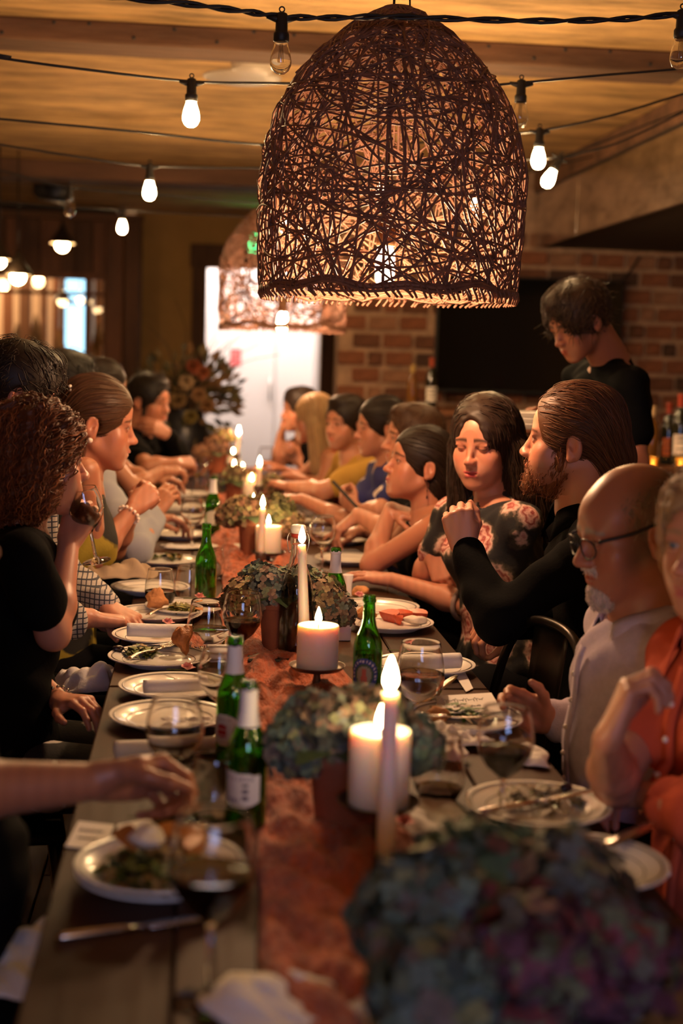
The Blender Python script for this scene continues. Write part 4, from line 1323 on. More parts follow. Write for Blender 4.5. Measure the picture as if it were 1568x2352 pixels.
cloth_heap(725, 2330, .11, .075, 'white napkin crumpled at the bottom picture edge', .045, seed=4)
cloth_heap(1040, 1915, .085, .14, 'long crumpled napkin right of the nearest taper', .03, seed=6, rz=.5)
cloth_heap(1030, 1710, .075, .06, 'crumpled napkin behind the stemless glass of low wine', .045, seed=8)
cloth_heap(985, 1745, .06, .05, 'second crumpled napkin right of the teal hydrangea', .04, seed=9)
cloth_heap(1190, 1745, .05, .06, 'folded napkin right of the red wine glass', .03, seed=10)
napkin_roll((262, 1724), (500, 1712), .015, 'white rolled napkin behind the hand with the held glass')
napkin_roll((330, 1578), (470, 1572), .013, 'white rolled napkin on the plate behind the held wine glass', TABLE + .018)
cloth_heap(430, 1668, .05, .03, 'pale napkin peeking behind the held glass', .02, seed=13)
# napkin ring / paper tube
for px, py, lb_ in ((500, 1508, 'curled white paper by the glass of water'), (797, 1372, 'white paper tube behind the blue label bottle'), (790, 1452, 'small white card box beside the pillar candle in front of the carafe')):
    c = on(px, py + 18); t_ = MB()
    if px == 790: t_.box(c + np.array([-.016, -.012, 0]), c + np.array([.016, .012, .05]), bev=.002)
    elif px == 500: t_.grid(np.array([[c + np.array([x_ * .05, .022 * math.cos(a), .024 + .022 * math.sin(a)]) for x_ in (-.5, .5)] for a in np.linspace(-1.2, 3.6, 18)]))
    else: t_.lathe([(.012, 0), (.012, .06), (.016, .09), (.014, .09), (.0105, .06), (.0105, 0)], 20, c=c)
    tag(t_.build('paper_roll' if px != 790 else 'card_box', mat('white_paper', (.82, .78, .76), .8), thick=.001 if px == 500 else 0), lb_, 'paper')

# cards
M_ink = mat('dark_ink', (.05, .04, .05), .7)


def card(pts, label, z=.001, script=None):
    c = np.mean([on(*p, TABLE + z) for p in pts], 0)
    t = thing('place_card', label, 'card', c)
    V = [on(*p, TABLE + z) for p in pts]
    top = [v + np.array([0, 0, .0012]) for v in V]
    MB().add(V + top, [(3, 2, 1, 0), (4, 5, 6, 7), (0, 1, 5, 4), (1, 2, 6, 5), (2, 3, 7, 6), (3, 0, 4, 7)]).build('paper', mat('white_paper', (.82, .78, .76), .8), t, smooth=False)
    if script:
        mb = MB(); V = np.array(top)
        for row_, (u0, u1, v_, amp) in enumerate(script):
            pts_ = []
            for k in range(70):
                u = u0 + (u1 - u0) * k / 69; v = v_ + amp * math.sin(k * 1.35 + row_) * (.5 + .5 * math.sin(k * .37 + 2 * row_)); u += .012 * math.cos(k * 1.35)
                pts_.append((V[0] * (1 - u) + V[1] * u) * (1 - v) + (V[3] * (1 - u) + V[2] * u) * v + np.array([0, 0, .0006]))
            mb.tube(pts_, .0006, 4)
        mb.build('handwriting', M_ink, t)
    return t


card([(1000, 1600), (1128, 1592), (1152, 1634), (1010, 1640)], 'place card with handwriting held at the plate beside the older man', .022, [(.1, .8, .35, .12), (.25, .7, .7, .06)])
card([(180, 1887), (262, 1896), (240, 1955), (150, 1945)], 'place card with small writing behind the front left plates', .002, [(.15, .8, .35, .08), (.2, .7, .65, .06)])
card([(1405, 2240), (1440, 2228), (1475, 2262), (1410, 2280)], 'small folded white card corner at lower right on bare table', .004)
card([(270, 1895), (350, 1880), (345, 1905), (265, 1935)], 'tan paper sheet behind the front left plates', .006)
card([(300, 1488), (440, 1470), (432, 1478), (310, 1484)], 'brown fallen leaf paper on the rolled napkin plate', .024)
card([(1010, 1500), (1050, 1508), (1086, 1582), (1070, 1590)], 'white paper strip at the table edge by the empty metal chair', .003)
for px, py, z_, lb_ in ((365, 1890, .03, 'pink blossom behind the front left salad'), (430, 1545, .025, 'pink blossom behind the held wine glass'), (458, 1380, .022, 'pink blossom on the plate before the stemless glasses'), (928, 1905, .01, 'pink blossom right of the nearest taper foot'),
                      (385, 1440, .035, 'pink bud on the rolled napkin at left'), (935, 1500, .035, 'pink blossom on the rolled napkin near the metal chair'), (825, 1376, .03, 'pink blossom on the dried spray plate')):
    blossom(px, py, lb_, TABLE + z_, r=.02)
put(PR_KNIFE, on(330, 2135, TABLE), 'knife lying on bare table left of the nearest wine glass', rot=(0, 0, -1.25), group='table knives')
# phone on the table, dried leaf
c = on(640, 1527)
t = thing('smartphone', 'dark smartphone lying on the runner before the carafe', 'phone', c + np.array([0, 0, .012]))
MB().box((-.075, -.036, .012), (.075, .036, .020), c=c, R=rotz(.05), bev=.004).build('body', M_blackplastic, t, smooth=False)
MB().box((-.07, -.033, .0201), (.07, .033, .0206), c=c, R=rotz(.05)).build('screen', mat('phone_screen', (.006, .006, .008), .05), t, smooth=False)
# ------------------------------------------------------------------ signed-distance modelling for people
class SDF:
    def __init__(s, lo, hi, h):
        s.lo = np.asarray(lo, float); s.h = h
        s.n = np.ceil((np.asarray(hi, float) - s.lo) / h).astype(int) + 1
        s.d = np.full(s.n, 1.0, np.float32)

    def box(s, lo, hi):
        a = np.maximum(0, np.floor((lo - s.lo) / s.h).astype(int)); b = np.minimum(s.n, np.ceil((hi - s.lo) / s.h).astype(int) + 1)
        if (a >= b).any(): return None
        ax = [(s.lo[i] + s.h * np.arange(a[i], b[i])).astype(np.float32) for i in range(3)]
        return (slice(a[0], b[0]), slice(a[1], b[1]), slice(a[2], b[2])), ax[0][:, None, None], ax[1][None, :, None], ax[2][None, None, :]

    def put(s, sl, d, k, op):
        a = s.d[sl]
        if op == '+':
            if k > 0:
                t = np.clip(.5 + .5 * (a - d) / k, 0, 1); a[...] = a + (d - a) * t - k * t * (1 - t)
            else: np.minimum(a, d, out=a)
        elif op == '-':
            k = max(k, 1e-4); t = np.clip(.5 - .5 * (a + d) / k, 0, 1); a[...] = a + (-d - a) * t + k * t * (1 - t)

    def ell(s, c, r, R=None, k=0.0, op='+'):
        c = np.asarray(c, float); r = np.asarray(r, float)
        m = (r if R is None else np.full(3, r.max())) + k + 2.5 * s.h
        q = s.box(c - m, c + m)
        if q is None: return
        sl, x, y, z = q; x, y, z = x - c[0], y - c[1], z - c[2]
        if R is not None: x, y, z = (R[i][0] * x + R[i][1] * y + R[i][2] * z for i in range(3))
        k0 = np.sqrt((x / r[0]) ** 2 + (y / r[1]) ** 2 + (z / r[2]) ** 2)
        k1 = np.sqrt((x / r[0] ** 2) ** 2 + (y / r[1] ** 2) ** 2 + (z / r[2] ** 2) ** 2) + 1e-6
        s.put(sl, (k0 * (k0 - 1) / k1).astype(np.float32), k, op)

    def cone(s, a, b, ra, rb, k=0.0, op='+'):
        a = np.asarray(a, float); b = np.asarray(b, float); m = max(ra, rb) + k + 2.5 * s.h
        q = s.box(np.minimum(a, b) - m, np.maximum(a, b) + m)
        if q is None: return
        sl, x, y, z = q; x, y, z = x - a[0], y - a[1], z - a[2]; u = b - a; L = u.dot(u) + 1e-12
        t = np.clip((x * u[0] + y * u[1] + z * u[2]) / L, 0, 1)
        d = np.sqrt((x - t * u[0]) ** 2 + (y - t * u[1]) ** 2 + (z - t * u[2]) ** 2) - (ra + (rb - ra) * t)
        s.put(sl, d.astype(np.float32), k, op)

    def plane(s, p, n):
        """keep the side the normal points away from"""
        _, x, y, z = s.box(s.lo - 1, s.lo + s.h * s.n + 1)
        n = unit(n); d = (x - p[0]) * n[0] + (y - p[1]) * n[1] + (z - p[2]) * n[2]
        np.maximum(s.d, d, out=s.d)

    def wrinkle(s, amp, freqs, seed):
        g = np.random.default_rng(seed); _, x, y, z = s.box(s.lo - 1, s.lo + s.h * s.n + 1)
        f = 0
        for fr in freqs:
            v = g.normal(0, fr, 3); w_ = g.normal(0, fr * .4, 3)
            f = f + np.sin(v[0] * x + v[1] * y + v[2] * z + g.uniform(0, 6) + 1.5 * np.sin(w_[0] * x + w_[1] * y + w_[2] * z))
        s.d += (amp / len(freqs) * f).astype(np.float32)

    def sample(s, P):
        q = (np.asarray(P) - s.lo) / s.h; q = np.clip(q, 0, s.n - 1.001); i = q.astype(int); f = q - i; d = s.d; out = 0
        for dx in (0, 1):
            for dy in (0, 1):
                for dz in (0, 1):
                    wt = (f[:, 0] if dx else 1 - f[:, 0]) * (f[:, 1] if dy else 1 - f[:, 1]) * (f[:, 2] if dz else 1 - f[:, 2])
                    out = out + wt * d[i[:, 0] + dx, i[:, 1] + dy, i[:, 2] + dz]
        return out

    def grad(s, P):
        e = s.h; g = np.stack([s.sample(P + np.eye(3)[i] * e) - s.sample(P - np.eye(3)[i] * e) for i in range(3)], 1)
        return g / (np.linalg.norm(g, axis=1)[:, None] + 1e-9)

    def mesh(s):
        """naive surface nets -> vertices, quads"""
        d = s.d; S = d < 0; nx, ny, nz = d.shape
        c = [S[i:nx - 1 + i, j:ny - 1 + j, k:nz - 1 + k] for i in (0, 1) for j in (0, 1) for k in (0, 1)]
        al = c[0].copy(); an = c[0].copy()
        for q in c[1:]: al &= q; an |= q
        I = np.argwhere(an & ~al)
        if len(I) == 0: return np.zeros((0, 3)), np.zeros((0, 4), int)
        off = np.array([(i, j, k) for i in (0, 1) for j in (0, 1) for k in (0, 1)])
        vals = np.stack([d[I[:, 0] + o[0], I[:, 1] + o[1], I[:, 2] + o[2]] for o in off], 1)
        acc = np.zeros((len(I), 3)); cnt = np.zeros(len(I))
        for a in range(8):
            for b in range(a + 1, 8):
                if np.abs(off[a] - off[b]).sum() != 1: continue
                va, vb = vals[:, a], vals[:, b]; m = (va < 0) != (vb < 0)
                t = np.where(m, va / np.where(m, va - vb, 1), 0)
                acc += np.where(m[:, None], off[a] + (off[b] - off[a]) * t[:, None], 0); cnt += m
        V = s.lo + s.h * (I + acc / cnt[:, None])
        ids = np.full((nx - 1, ny - 1, nz - 1), -1, np.int32); ids[I[:, 0], I[:, 1], I[:, 2]] = np.arange(len(I))
        Q = []
        for ax in range(3):
            A = np.take(S, range(S.shape[ax] - 1), ax); B = np.take(S, range(1, S.shape[ax]), ax)
            E = np.argwhere(A != B); o1, o2 = (ax + 1) % 3, (ax + 2) % 3
            ok = (E[:, o1] > 0) & (E[:, o2] > 0) & (E[:, o1] < S.shape[o1] - 1) & (E[:, o2] < S.shape[o2] - 1); E = E[ok]
            if len(E) == 0: continue
            def g(a, b):
                q = E.copy(); q[:, o1] -= a; q[:, o2] -= b
                return ids[q[:, 0], q[:, 1], q[:, 2]]
            q = np.stack([g(1, 1), g(0, 1), g(0, 0), g(1, 0)], 1)
            fl = ~A[E[:, 0], E[:, 1], E[:, 2]]; q[fl] = q[fl][:, ::-1]
            Q.append(q[(q >= 0).all(1)])
        return V, np.concatenate(Q)


def fast_mesh(name, V, Q, mats, parent=None, col=None, tris=None):
    if parent is not None: V = V - np.array(root_loc(parent))
    me = bpy.data.meshes.new(name); me.vertices.add(len(V)); me.vertices.foreach_set('co', V.astype(np.float32).ravel())
    k = Q.shape[1]; me.loops.add(Q.size); me.loops.foreach_set('vertex_index', Q.astype(np.int32).ravel())
    me.polygons.add(len(Q)); me.polygons.foreach_set('loop_start', np.arange(len(Q), dtype=np.int32) * k)
    me.polygons.foreach_set('use_smooth', np.ones(len(Q), bool))
    me.materials.append(mats)
    if col is not None:
        a = me.color_attributes.new('Col', 'FLOAT_COLOR', 'POINT')
        a.data.foreach_set('color', np.hstack([col, np.ones((len(V), 1))]).astype(np.float32).ravel())
    me.update(calc_edges=True); me.validate()
    o = bpy.data.objects.new(name, me); COL.objects.link(o)
    if parent is not None: o.parent = parent
    return o


M_skin = mat('skin', (1, 1, 1), 0.42, vcol=True, sss=0.25, sssr=(.012, .004, .002), bump=(220, .05))
M_eye = mat('eye_surface', (1, 1, 1), 0.12, vcol=True)
M_hair = mat('hair', (1, 1, 1), 0.5, vcol=True, spec=.28)

CRA_C, CRA_R = np.array([0, -.012, .035]), np.array([.074, .094, .086])


def head_sdf(P, nb):
    """head in its own frame (x right, y forward, z up); nb = neck base in that frame"""
    h = P['h']; g = P.get
    lo = np.minimum([-.10, -.125, -.145], nb - .075); hi = np.maximum([.10, .135, .135], nb + .075)
    s = SDF(lo, hi, h)
    jaw = g('jaw', 1.0); fem = g('fem', False)
    s.ell(CRA_C, CRA_R)
    s.ell((0, .028, -.045), (.056 * jaw, .060, .070), k=.03)
    s.ell((0, .050, .030), (.056, .036, .045), k=.03)
    s.cone((0, .068, -.094), (0, .074, -.098), .017 * g('chin', 1.0), .015 * g('chin', 1.0), .025)
    for q in (-1, 1):
        s.cone((q * .050 * jaw, .0, -.055), (q * .018, .066, -.094), .013, .013, .03)          # jaw line
        s.ell((q * .041, .055, -.024), (.020, .018, .016), k=.025)                            # cheekbone
        s.ell((q * .031, .096, .003), (.019, .016, .0125), k=.014, op='-')                     # socket
    for q in (-1, 1): s.ell((q * .033, .056, -.050), (.025, .022, .030), k=.03)
    nw = g('nw', .77 if fem else 1.0)
    s.cone((-.036, .074, .019), (.036, .074, .019), .010 + (0 if fem else .002), .010 + (0 if fem else .002), .014)
    s.ell((0, .078, -.062), (.030, .016, .022), k=.018)                                        # muzzle
    n = g('nose', 1.0)
    s.cone((0, .080, .014), (0, .082 + .0205 * n, -.027), .0088 * nw, .0098 * nw, .013)
    s.ell((0, .083 + .0205 * n, -.0315), (.0118 * nw, .0110, .0088), k=.009)
    for q in (-1, 1):
        s.ell((q * .0130 * nw, .090 + .006 * n, -.034), (.0085 * nw, .012, .0080), k=.008)
        s.ell((q * .0068, .094 + .007 * n, -.0415), (.0036, .0060, .0035), k=.003, op='-')
        ec = np.array([q * .031, .0735, .003])
        s.ell(ec, (.0142, .0142, .0142), k=.003)
        op_ = g('eye_open', 1.0)
        if op_ > .05: s.ell(ec + np.array([0, .0145, -.001]), (.0120, .010, .0046 * op_), k=.0015, op='-')
        s.cone(ec + np.array([-.013, .0105, .0072]), ec + np.array([.013, .0105, .0072]), .0022, .0022, .005)
    lipz = g('mouth', 0.0)
    s.cone((-.017, .0895, -.0640), (0, .0945, -.0605), .0042, .0056, .006); s.cone((.017, .0895, -.0640), (0, .0945, -.0605), .0042, .0056, .006)
    s.cone((-.013, .0890, -.0705), (.013, .0890, -.0705), .0062, .0062, .006)
    s.ell((0, .1000, -.0655), (.0225, .0085, .0014 + .006 * lipz), k=.002, op='-')
    # ears
    for q in (-1, 1):
        R = rotx(-.12) @ rotz(q * .35)
        c = np.array([q * .0775, -.012, -.008])
        s.ell(c, (.0085, .019, .031), R=R.T, k=.006)
        s.ell(c + np.array([q * .0085, .003, .007]), (.0065, .0105, .0165), R=R.T, k=.004, op='-')
        s.ell(c + np.array([q * .002, .010, -.012]), (.006, .006, .012), R=R.T, k=.006)
        s.ell(c + np.array([q * .003, .006, -.024]), (.006, .009, .009), R=R.T, k=.006)
    # neck
    rn = g('neck', .052 if fem else .060)
    s.cone((0, -.030, -.055), nb, rn * .94, rn * 1.05, .022)
    s.cone((0, -.040, -.03), nb + np.array([0, -.01, 0]), rn * .9, rn * .95, .02)
    return s


def head_color(P, V):
    base = np.array(P['skin']); C = np.tile(base, (len(V), 1))
    def d(c, r): return np.sqrt((((V - np.array(c)) / np.array(r)) ** 2).sum(1))
    def mix(m, col): C[:] = C * (1 - m[:, None]) + np.array(col) * m[:, None]
    red = base * np.array([1.08, .78, .74])
    for q in (-1, 1):
        mix(np.clip(1.3 - d((q * .042, .065, -.030), (.03, .03, .022)), 0, 1) * .45, red)
        mix(np.clip(1.3 - d((q * .0775, -.012, -.008), (.02, .03, .036)), 0, 1) * .4, red)
    mix(np.clip(1.4 - d((0, .108, -.030), (.018, .018, .016)), 0, 1) * .4, red)
    st = P.get('stubble', 0)
    if st:
        m = np.clip((-V[:, 2] - .040 + .45 * np.maximum(V[:, 1] - .03, 0) * 0) / .02, 0, 1) * np.clip((V[:, 1] + .012) / .02, 0, 1) * (V[:, 2] > -.115 - .2 * np.maximum(0, V[:, 1]))
        mix(m * st, P.get('stub_col', np.array(P['haircol']) * .9))
    lc = P.get('lip', base * np.array([.95, .52, .50]))
    m = np.clip((1.12 - np.minimum(d((0, .093, -.0615), (.0215, .012, .0050)), d((0, .091, -.0708), (.0185, .012, .0058)))) * 5, 0, 1); mix(m, lc)
    for q in (-1, 1):
        ec = np.array([q * .031, .0735, .003])
        # lash lines and eye shadow
        e = np.abs(np.sqrt(((V[:, 0] - ec[0]) / .0128) ** 2 + ((V[:, 2] - ec[2] + .001) / .0054) ** 2) - 1.0)
        front = V[:, 1] > .070
        if P.get('eye_open', 1) > .05:
            m = np.clip(1 - e * 3.2, 0, 1) * front * np.where(V[:, 2] > ec[2] - .001, 1, .45)
        else:
            m = np.clip(1 - np.abs(V[:, 2] - ec[2] + .0035 + .25 * ((V[:, 0] - ec[0]) / .0128) ** 2 * .006 * -1) / .0022, 0, 1) * (np.abs(V[:, 0] - ec[0]) < .0135) * front
        mix(m * .85, np.array(P.get('lash', (.03, .015, .01))))
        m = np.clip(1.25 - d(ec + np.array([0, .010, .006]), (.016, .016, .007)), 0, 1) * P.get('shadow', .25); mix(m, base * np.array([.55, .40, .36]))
        # brows
        x = (V[:, 0] * q - .031) / .021; zb = .0215 + .0035 * (1 - x * x) - .002 * x + P.get('brow_up', 0)
        m = np.clip(1.25 - np.abs(V[:, 2] - zb) / (.0042 * P.get('brow_w', 1.0) * (1.15 - .35 * x)), 0, 1) * (np.abs(x) < 1.05) * (V[:, 1] > .045); mix(np.clip(m, 0, 1) * .88, np.array(P.get('brow', P['haircol'])) * .8)
    if 'scalp' in P:
        m = np.clip((.055 - V[:, 1] - .25 * (V[:, 2] - .03)) / .05, 0, 1) * np.clip((.105 - V[:, 2] - .30 * V[:, 1]) / .035, 0, 1) * np.clip((V[:, 2] + .06 + .3 * V[:, 1]) / .03, 0, 1) * (np.abs(V[:, 0]) < .0775)
        mix(m * .8, P['scalp'])
    return np.clip(C, 0, 1)


# --- hands: flexion per finger (mcp, pip, dip), spread
POSES = {
    'fist': ([(78, 95, 55)] * 4, (.50, .30, .62), (28, 35)),
    'relaxed': ([(22, 32, 18), (28, 36, 20), (34, 40, 22), (40, 44, 24)], (.70, .62, .30), (14, 16)),
    'flat': ([(6, 8, 5), (4, 8, 5), (6, 9, 5), (9, 12, 6)], (.72, .66, .12), (8, 10)),
    'grip': ([(48, 52, 26), (52, 54, 28), (55, 56, 30), (58, 58, 30)], (.62, .38, .70), (20, 22)),
    'pinch': ([(52, 40, 20), (60, 62, 36), (66, 70, 40), (70, 74, 42)], (.72, .30, .62), (14, 18)),
    'chin': ([(40, 62, 30), (44, 66, 32), (48, 70, 34), (52, 72, 34)], (.66, .50, .42), (16, 18)),
    'droop': ([(30, 18, 10), (34, 20, 10), (36, 22, 12), (40, 24, 12)], (.75, .45, .25), (12, 12)),
}


def hand_prims(W, u, n, side, pose, sc=1.0):
    """W wrist, u towards the fingers, n out of the palm, side +1 right hand / -1 left hand"""
    u = unit(u); n = unit(n - np.dot(n, u) * u); t = np.cross(u, n) * side
    fl, th, thf = POSES[pose]; pr = []
    off = [.029, .0095, -.010, -.028]; mcp = [.086, .090, .086, .078]; seg = [(.042, .026, .020), (.046, .029, .021), (.042, .027, .020), (.033, .021, .018)]
    rad = [.0092, .0095, .0090, .0079]
    W = np.asarray(W, float)
    for i in range(4):
        a = W + sc * (.006 * u + t * off[i] * .55); b = W + sc * (mcp[i] * u + t * off[i] - n * (.003 if i in (1, 2) else 0))
        pr.append(('c', a, b, .0145 * sc, .0110 * sc, .012))
    pr.append(('c', W + sc * (.018 * u + .016 * t + .004 * n), W + sc * (.052 * u + .033 * t + .008 * n), .0150 * sc, .0130 * sc, .012))
    pr.append(('c', W + sc * (.015 * u - .016 * t + .003 * n), W + sc * (.058 * u - .024 * t + .005 * n), .0130 * sc, .0110 * sc, .012))
    for i in range(4):
        p = W + sc * (mcp[i] * u + t * off[i] - n * (.003 if i in (1, 2) else 0)); ang = 0
        uu = unit(u + t * (off[i] * 3.0 * (.9 if fl[i][0] < 30 else .2)))
        for j in range(3):
            ang += math.radians(fl[i][j]); dr = uu * math.cos(ang) + n * math.sin(ang)
            q = p + dr * seg[i][j] * sc
            pr.append(('c', p, q, rad[i] * (1.04 - .10 * j) * sc, rad[i] * (.94 - .10 * j) * sc, .0035)); p = q
    p = W + sc * (.026 * u + .026 * t + .006 * n); dr = unit(u * th[0] + t * th[1] + n * th[2]); ax = unit(np.cross(dr, u * .6 - t * .5 + n * .2))
    for j, (L, r0, r1) in enumerate(((.040, .0125, .0108), (.032, .0106, .0096), (.026, .0096, .0075))):
        q = p + dr * L * sc; pr.append(('c', p, q, r0 * sc, r1 * sc, .005)); p = q
        if j < 2:
            a_ = math.radians(thf[j]); tgt = unit(u * .9 - t * .55 + n * .15); dr = unit(dr * math.cos(a_) + (tgt - tgt.dot(dr) * dr) * math.sin(a_))
    return pr


def run_prims(prims, h, pad=.012, R=None, extra=None, clip=None):
    """evaluate prims in a frame R (rows) -> world vertices, quads, sdf"""
    R = np.eye(3) if R is None else R
    lo = np.full(3, 9e9); hi = -lo; L = []
    for p in prims:
        if p[0] == 'c':
            a, b = R @ np.asarray(p[1]), R @ np.asarray(p[2]); L.append(('c', a, b, *p[3:]))
            if len(p) < 7:
                m = max(p[3], p[4]) + pad; lo = np.minimum(lo, np.minimum(a, b) - m); hi = np.maximum(hi, np.maximum(a, b) + m)
        else:
            c = R @ np.asarray(p[1]); RR = (np.asarray(p[3]) if p[3] is not None else np.eye(3)) @ R.T; L.append(('e', c, p[2], RR, *p[4:]))
            if len(p) < 6: m = max(p[2]) + pad; lo = np.minimum(lo, c - m); hi = np.maximum(hi, c + m)
    s = SDF(lo, hi, h)
    for p in L:
        if p[0] == 'c': s.cone(p[1], p[2], p[3], p[4], p[5], p[6] if len(p) > 6 else '+')
        else: s.ell(p[1], p[2], p[3], p[4], p[5] if len(p) > 5 else '+')
    if extra: extra(s)
    V, Q = s.mesh()
    return V @ R, Q, s


# --- hair: a shaped mass plus combed strands
def hair_build(t, spec, M, C, sc, h, name='hair'):
    """spec: ops in the head frame, flow(p)->dir, n strands, col, length; M columns = head axes in the world, C head centre"""
    allp = [o for o in spec['ops'] if o[0] in 'ec']
    lo = np.full(3, 9e9); hi = -lo
    for o in allp:
        if o[0] == 'e': lo = np.minimum(lo, np.array(o[1]) - np.array(o[2])); hi = np.maximum(hi, np.array(o[1]) + np.array(o[2]))
        else: lo = np.minimum(lo, np.minimum(o[1], o[2]) - max(o[3], o[4])); hi = np.maximum(hi, np.maximum(o[1], o[2]) + max(o[3], o[4]))
    s = SDF(lo - .02, hi + .02, h)
    for o in spec['ops']:
        if o[0] == 'e': s.ell(o[1], o[2], k=o[3] if len(o) > 3 else .015)
        elif o[0] == 'c': s.cone(o[1], o[2], o[3], o[4], o[5] if len(o) > 5 else .015)
        elif o[0] == '-e': s.ell(o[1], o[2], k=o[3] if len(o) > 3 else .008, op='-')
        elif o[0] == '-c': s.cone(o[1], o[2], o[3], o[4], .008, op='-')
        elif o[0] == 'p': s.plane(np.array(o[1]), np.array(o[2]))
    if spec.get('rough'): s.wrinkle(spec['rough'], (55, 80, 70, 110), 3)
    V, Q = s.mesh()
    g = np.random.default_rng(spec.get('seed', 1))
    base = np.array(spec['col']); colb = np.tile(base * .75, (len(V), 1))
    n = spec.get('n', 300); L = spec.get('len', .12); st = spec.get('step', .010); S = max(3, int(L / st))
    allV = [V]; polys = [Q]; cols = [colb]; nv = len(V)
    if n and len(V):
        idx = g.integers(0, len(V), n); P = V[idx] + g.normal(0, .002, (n, 3)); paths = [P.copy()]
        offs = g.uniform(-.0005, spec.get('lift', .0028), n); wob = g.normal(0, 1, (n, 3)); free = np.zeros(n, bool)
        lens = g.uniform(.45, 1.0, n)
        for k in range(S):
            d = spec['flow'](P); d = d + wob * spec.get('wob', .10) + spec.get('curl', 0) * np.stack([np.sin(k * 1.1 + wob[:, 0] * 9), np.cos(k * 1.1 + wob[:, 1] * 9), .4 * np.sin(k * .9 + wob[:, 2] * 9)], 1)
            d /= np.linalg.norm(d, axis=1)[:, None] + 1e-9
            G = s.grad(P); dt = d - (d * G).sum(1)[:, None] * G; ln = np.linalg.norm(dt, axis=1)
            use = (ln > .30)
            step = np.where(use[:, None], dt / (ln[:, None] + 1e-9), d)
            P = P + step * st * lens[:, None]
            sd = s.sample(P); near = (sd < .02)
            P = P - np.where((near & use)[:, None], (np.clip(sd, -.02, .02) - offs)[:, None] * s.grad(P), 0)
            paths.append(P.copy())
        T = np.stack(paths, 1); m = T.shape[1]
        tan = np.gradient(T, axis=1); tan /= np.linalg.norm(tan, axis=2)[..., None] + 1e-9
        up = s.grad(T.reshape(-1, 3)).reshape(T.shape); side = np.cross(tan, up); side /= np.linalg.norm(side, axis=2)[..., None] + 1e-9
        nn = np.cross(side, tan)
        rad = spec.get('r', .0013) * g.uniform(.6, 1.3, n)[:, None] * np.interp(np.linspace(0, 1, m), [0, .15, .75, 1], [.5, 1, .9, .1])[None]
        ring = np.stack([T + side * rad[..., None], T - side * rad[..., None], T + nn * rad[..., None] * .8], 2)     # n,m,3,3
        SV = ring.reshape(-1, 3)
        ids = nv + np.arange(n * m * 3).reshape(n, m, 3)
        q = []
        for a, b in ((0, 2), (2, 1), (1, 0)):
            q.append(np.stack([ids[:, :-1, a], ids[:, :-1, b], ids[:, 1:, b], ids[:, 1:, a]], -1).reshape(-1, 4))
        br = g.uniform(.6, 1.35, n); hue = g.normal(0, .05, (n, 3))
        sc_ = np.clip(base[None] * br[:, None] * (1 + hue), 0, 1)
        if 'col2' in spec: 
            pick = g.random(n) < spec.get('mix', .3); sc_[pick] = np.array(spec['col2']) * br[pick][:, None]
        allV.append(SV); polys.append(np.concatenate(q)); cols.append(np.repeat(sc_, m * 3, 0))
    VV = np.concatenate(allV) * sc @ M.T + C
    return fast_mesh(name, VV, np.concatenate(polys), M_hair, t, np.concatenate(cols))


def E(c, r, k=.015): return ('e', c, r, k)


FACECUT = ('-e', (0, .112, -.035), (.074, .078, .103), .006)
FACECUT_HIGH = ('-e', (0, .112, -.030), (.074, .082, .118), .006)


def cap(th=.010): return E(CRA_C, CRA_R + th)


def flow_back(P): return np.tile(np.array([0, -1.0, -.28]), (len(P), 1)) + np.array([0, 0, -1.2]) * np.clip((-P[:, 1] - .02) / .06, 0, 1)[:, None]


def flow_short(P): return np.stack([P[:, 0] * 3, .35 * np.ones(len(P)), -P[:, 2] * 0 - .55], 1)


def flow_fringe(P): return np.stack([P[:, 0] * 5, np.where(P[:, 1] > -.03, .9, -.5), -.5 * np.ones(len(P)) - 2 * np.clip(.06 - P[:, 2], 0, 1)], 1)


def flow_part(P): return np.stack([np.sign(P[:, 0]) * np.clip((P[:, 2] - .0) / .10, 0, 1) * 1.0, -.35 * np.ones(len(P)), -.25 - 1.4 * np.clip((.11 - P[:, 2]) / .07, 0, 1)], 1)


def flow_down(P): return np.tile(np.array([0, -.06, -1.0]), (len(P), 1)) + np.stack([np.sign(P[:, 0]) * np.clip((P[:, 2] - .06) / .05, 0, 1), -np.clip((P[:, 2] - .06) / .05, 0, 1) * .5, 0 * P[:, 0]], 1)


def ears_out(e=.024): return [('-e', (q * .088, -.004, -.016), (.024, .022, .036), .006) for q in (-1, 1)]


def short_hair(col, th=.013, n=500, **kw):
    d = dict(ops=[cap(th), E((0, .035, .098), (.055, .050, .030), .02), FACECUT, *ears_out(), ('p', (0, -.05, -.052), (0, .42, -1))], flow=flow_fringe, n=n, len=.045, step=.006, r=.0013, lift=.006, wob=.35, col=col)
    d.update(kw)
    return d


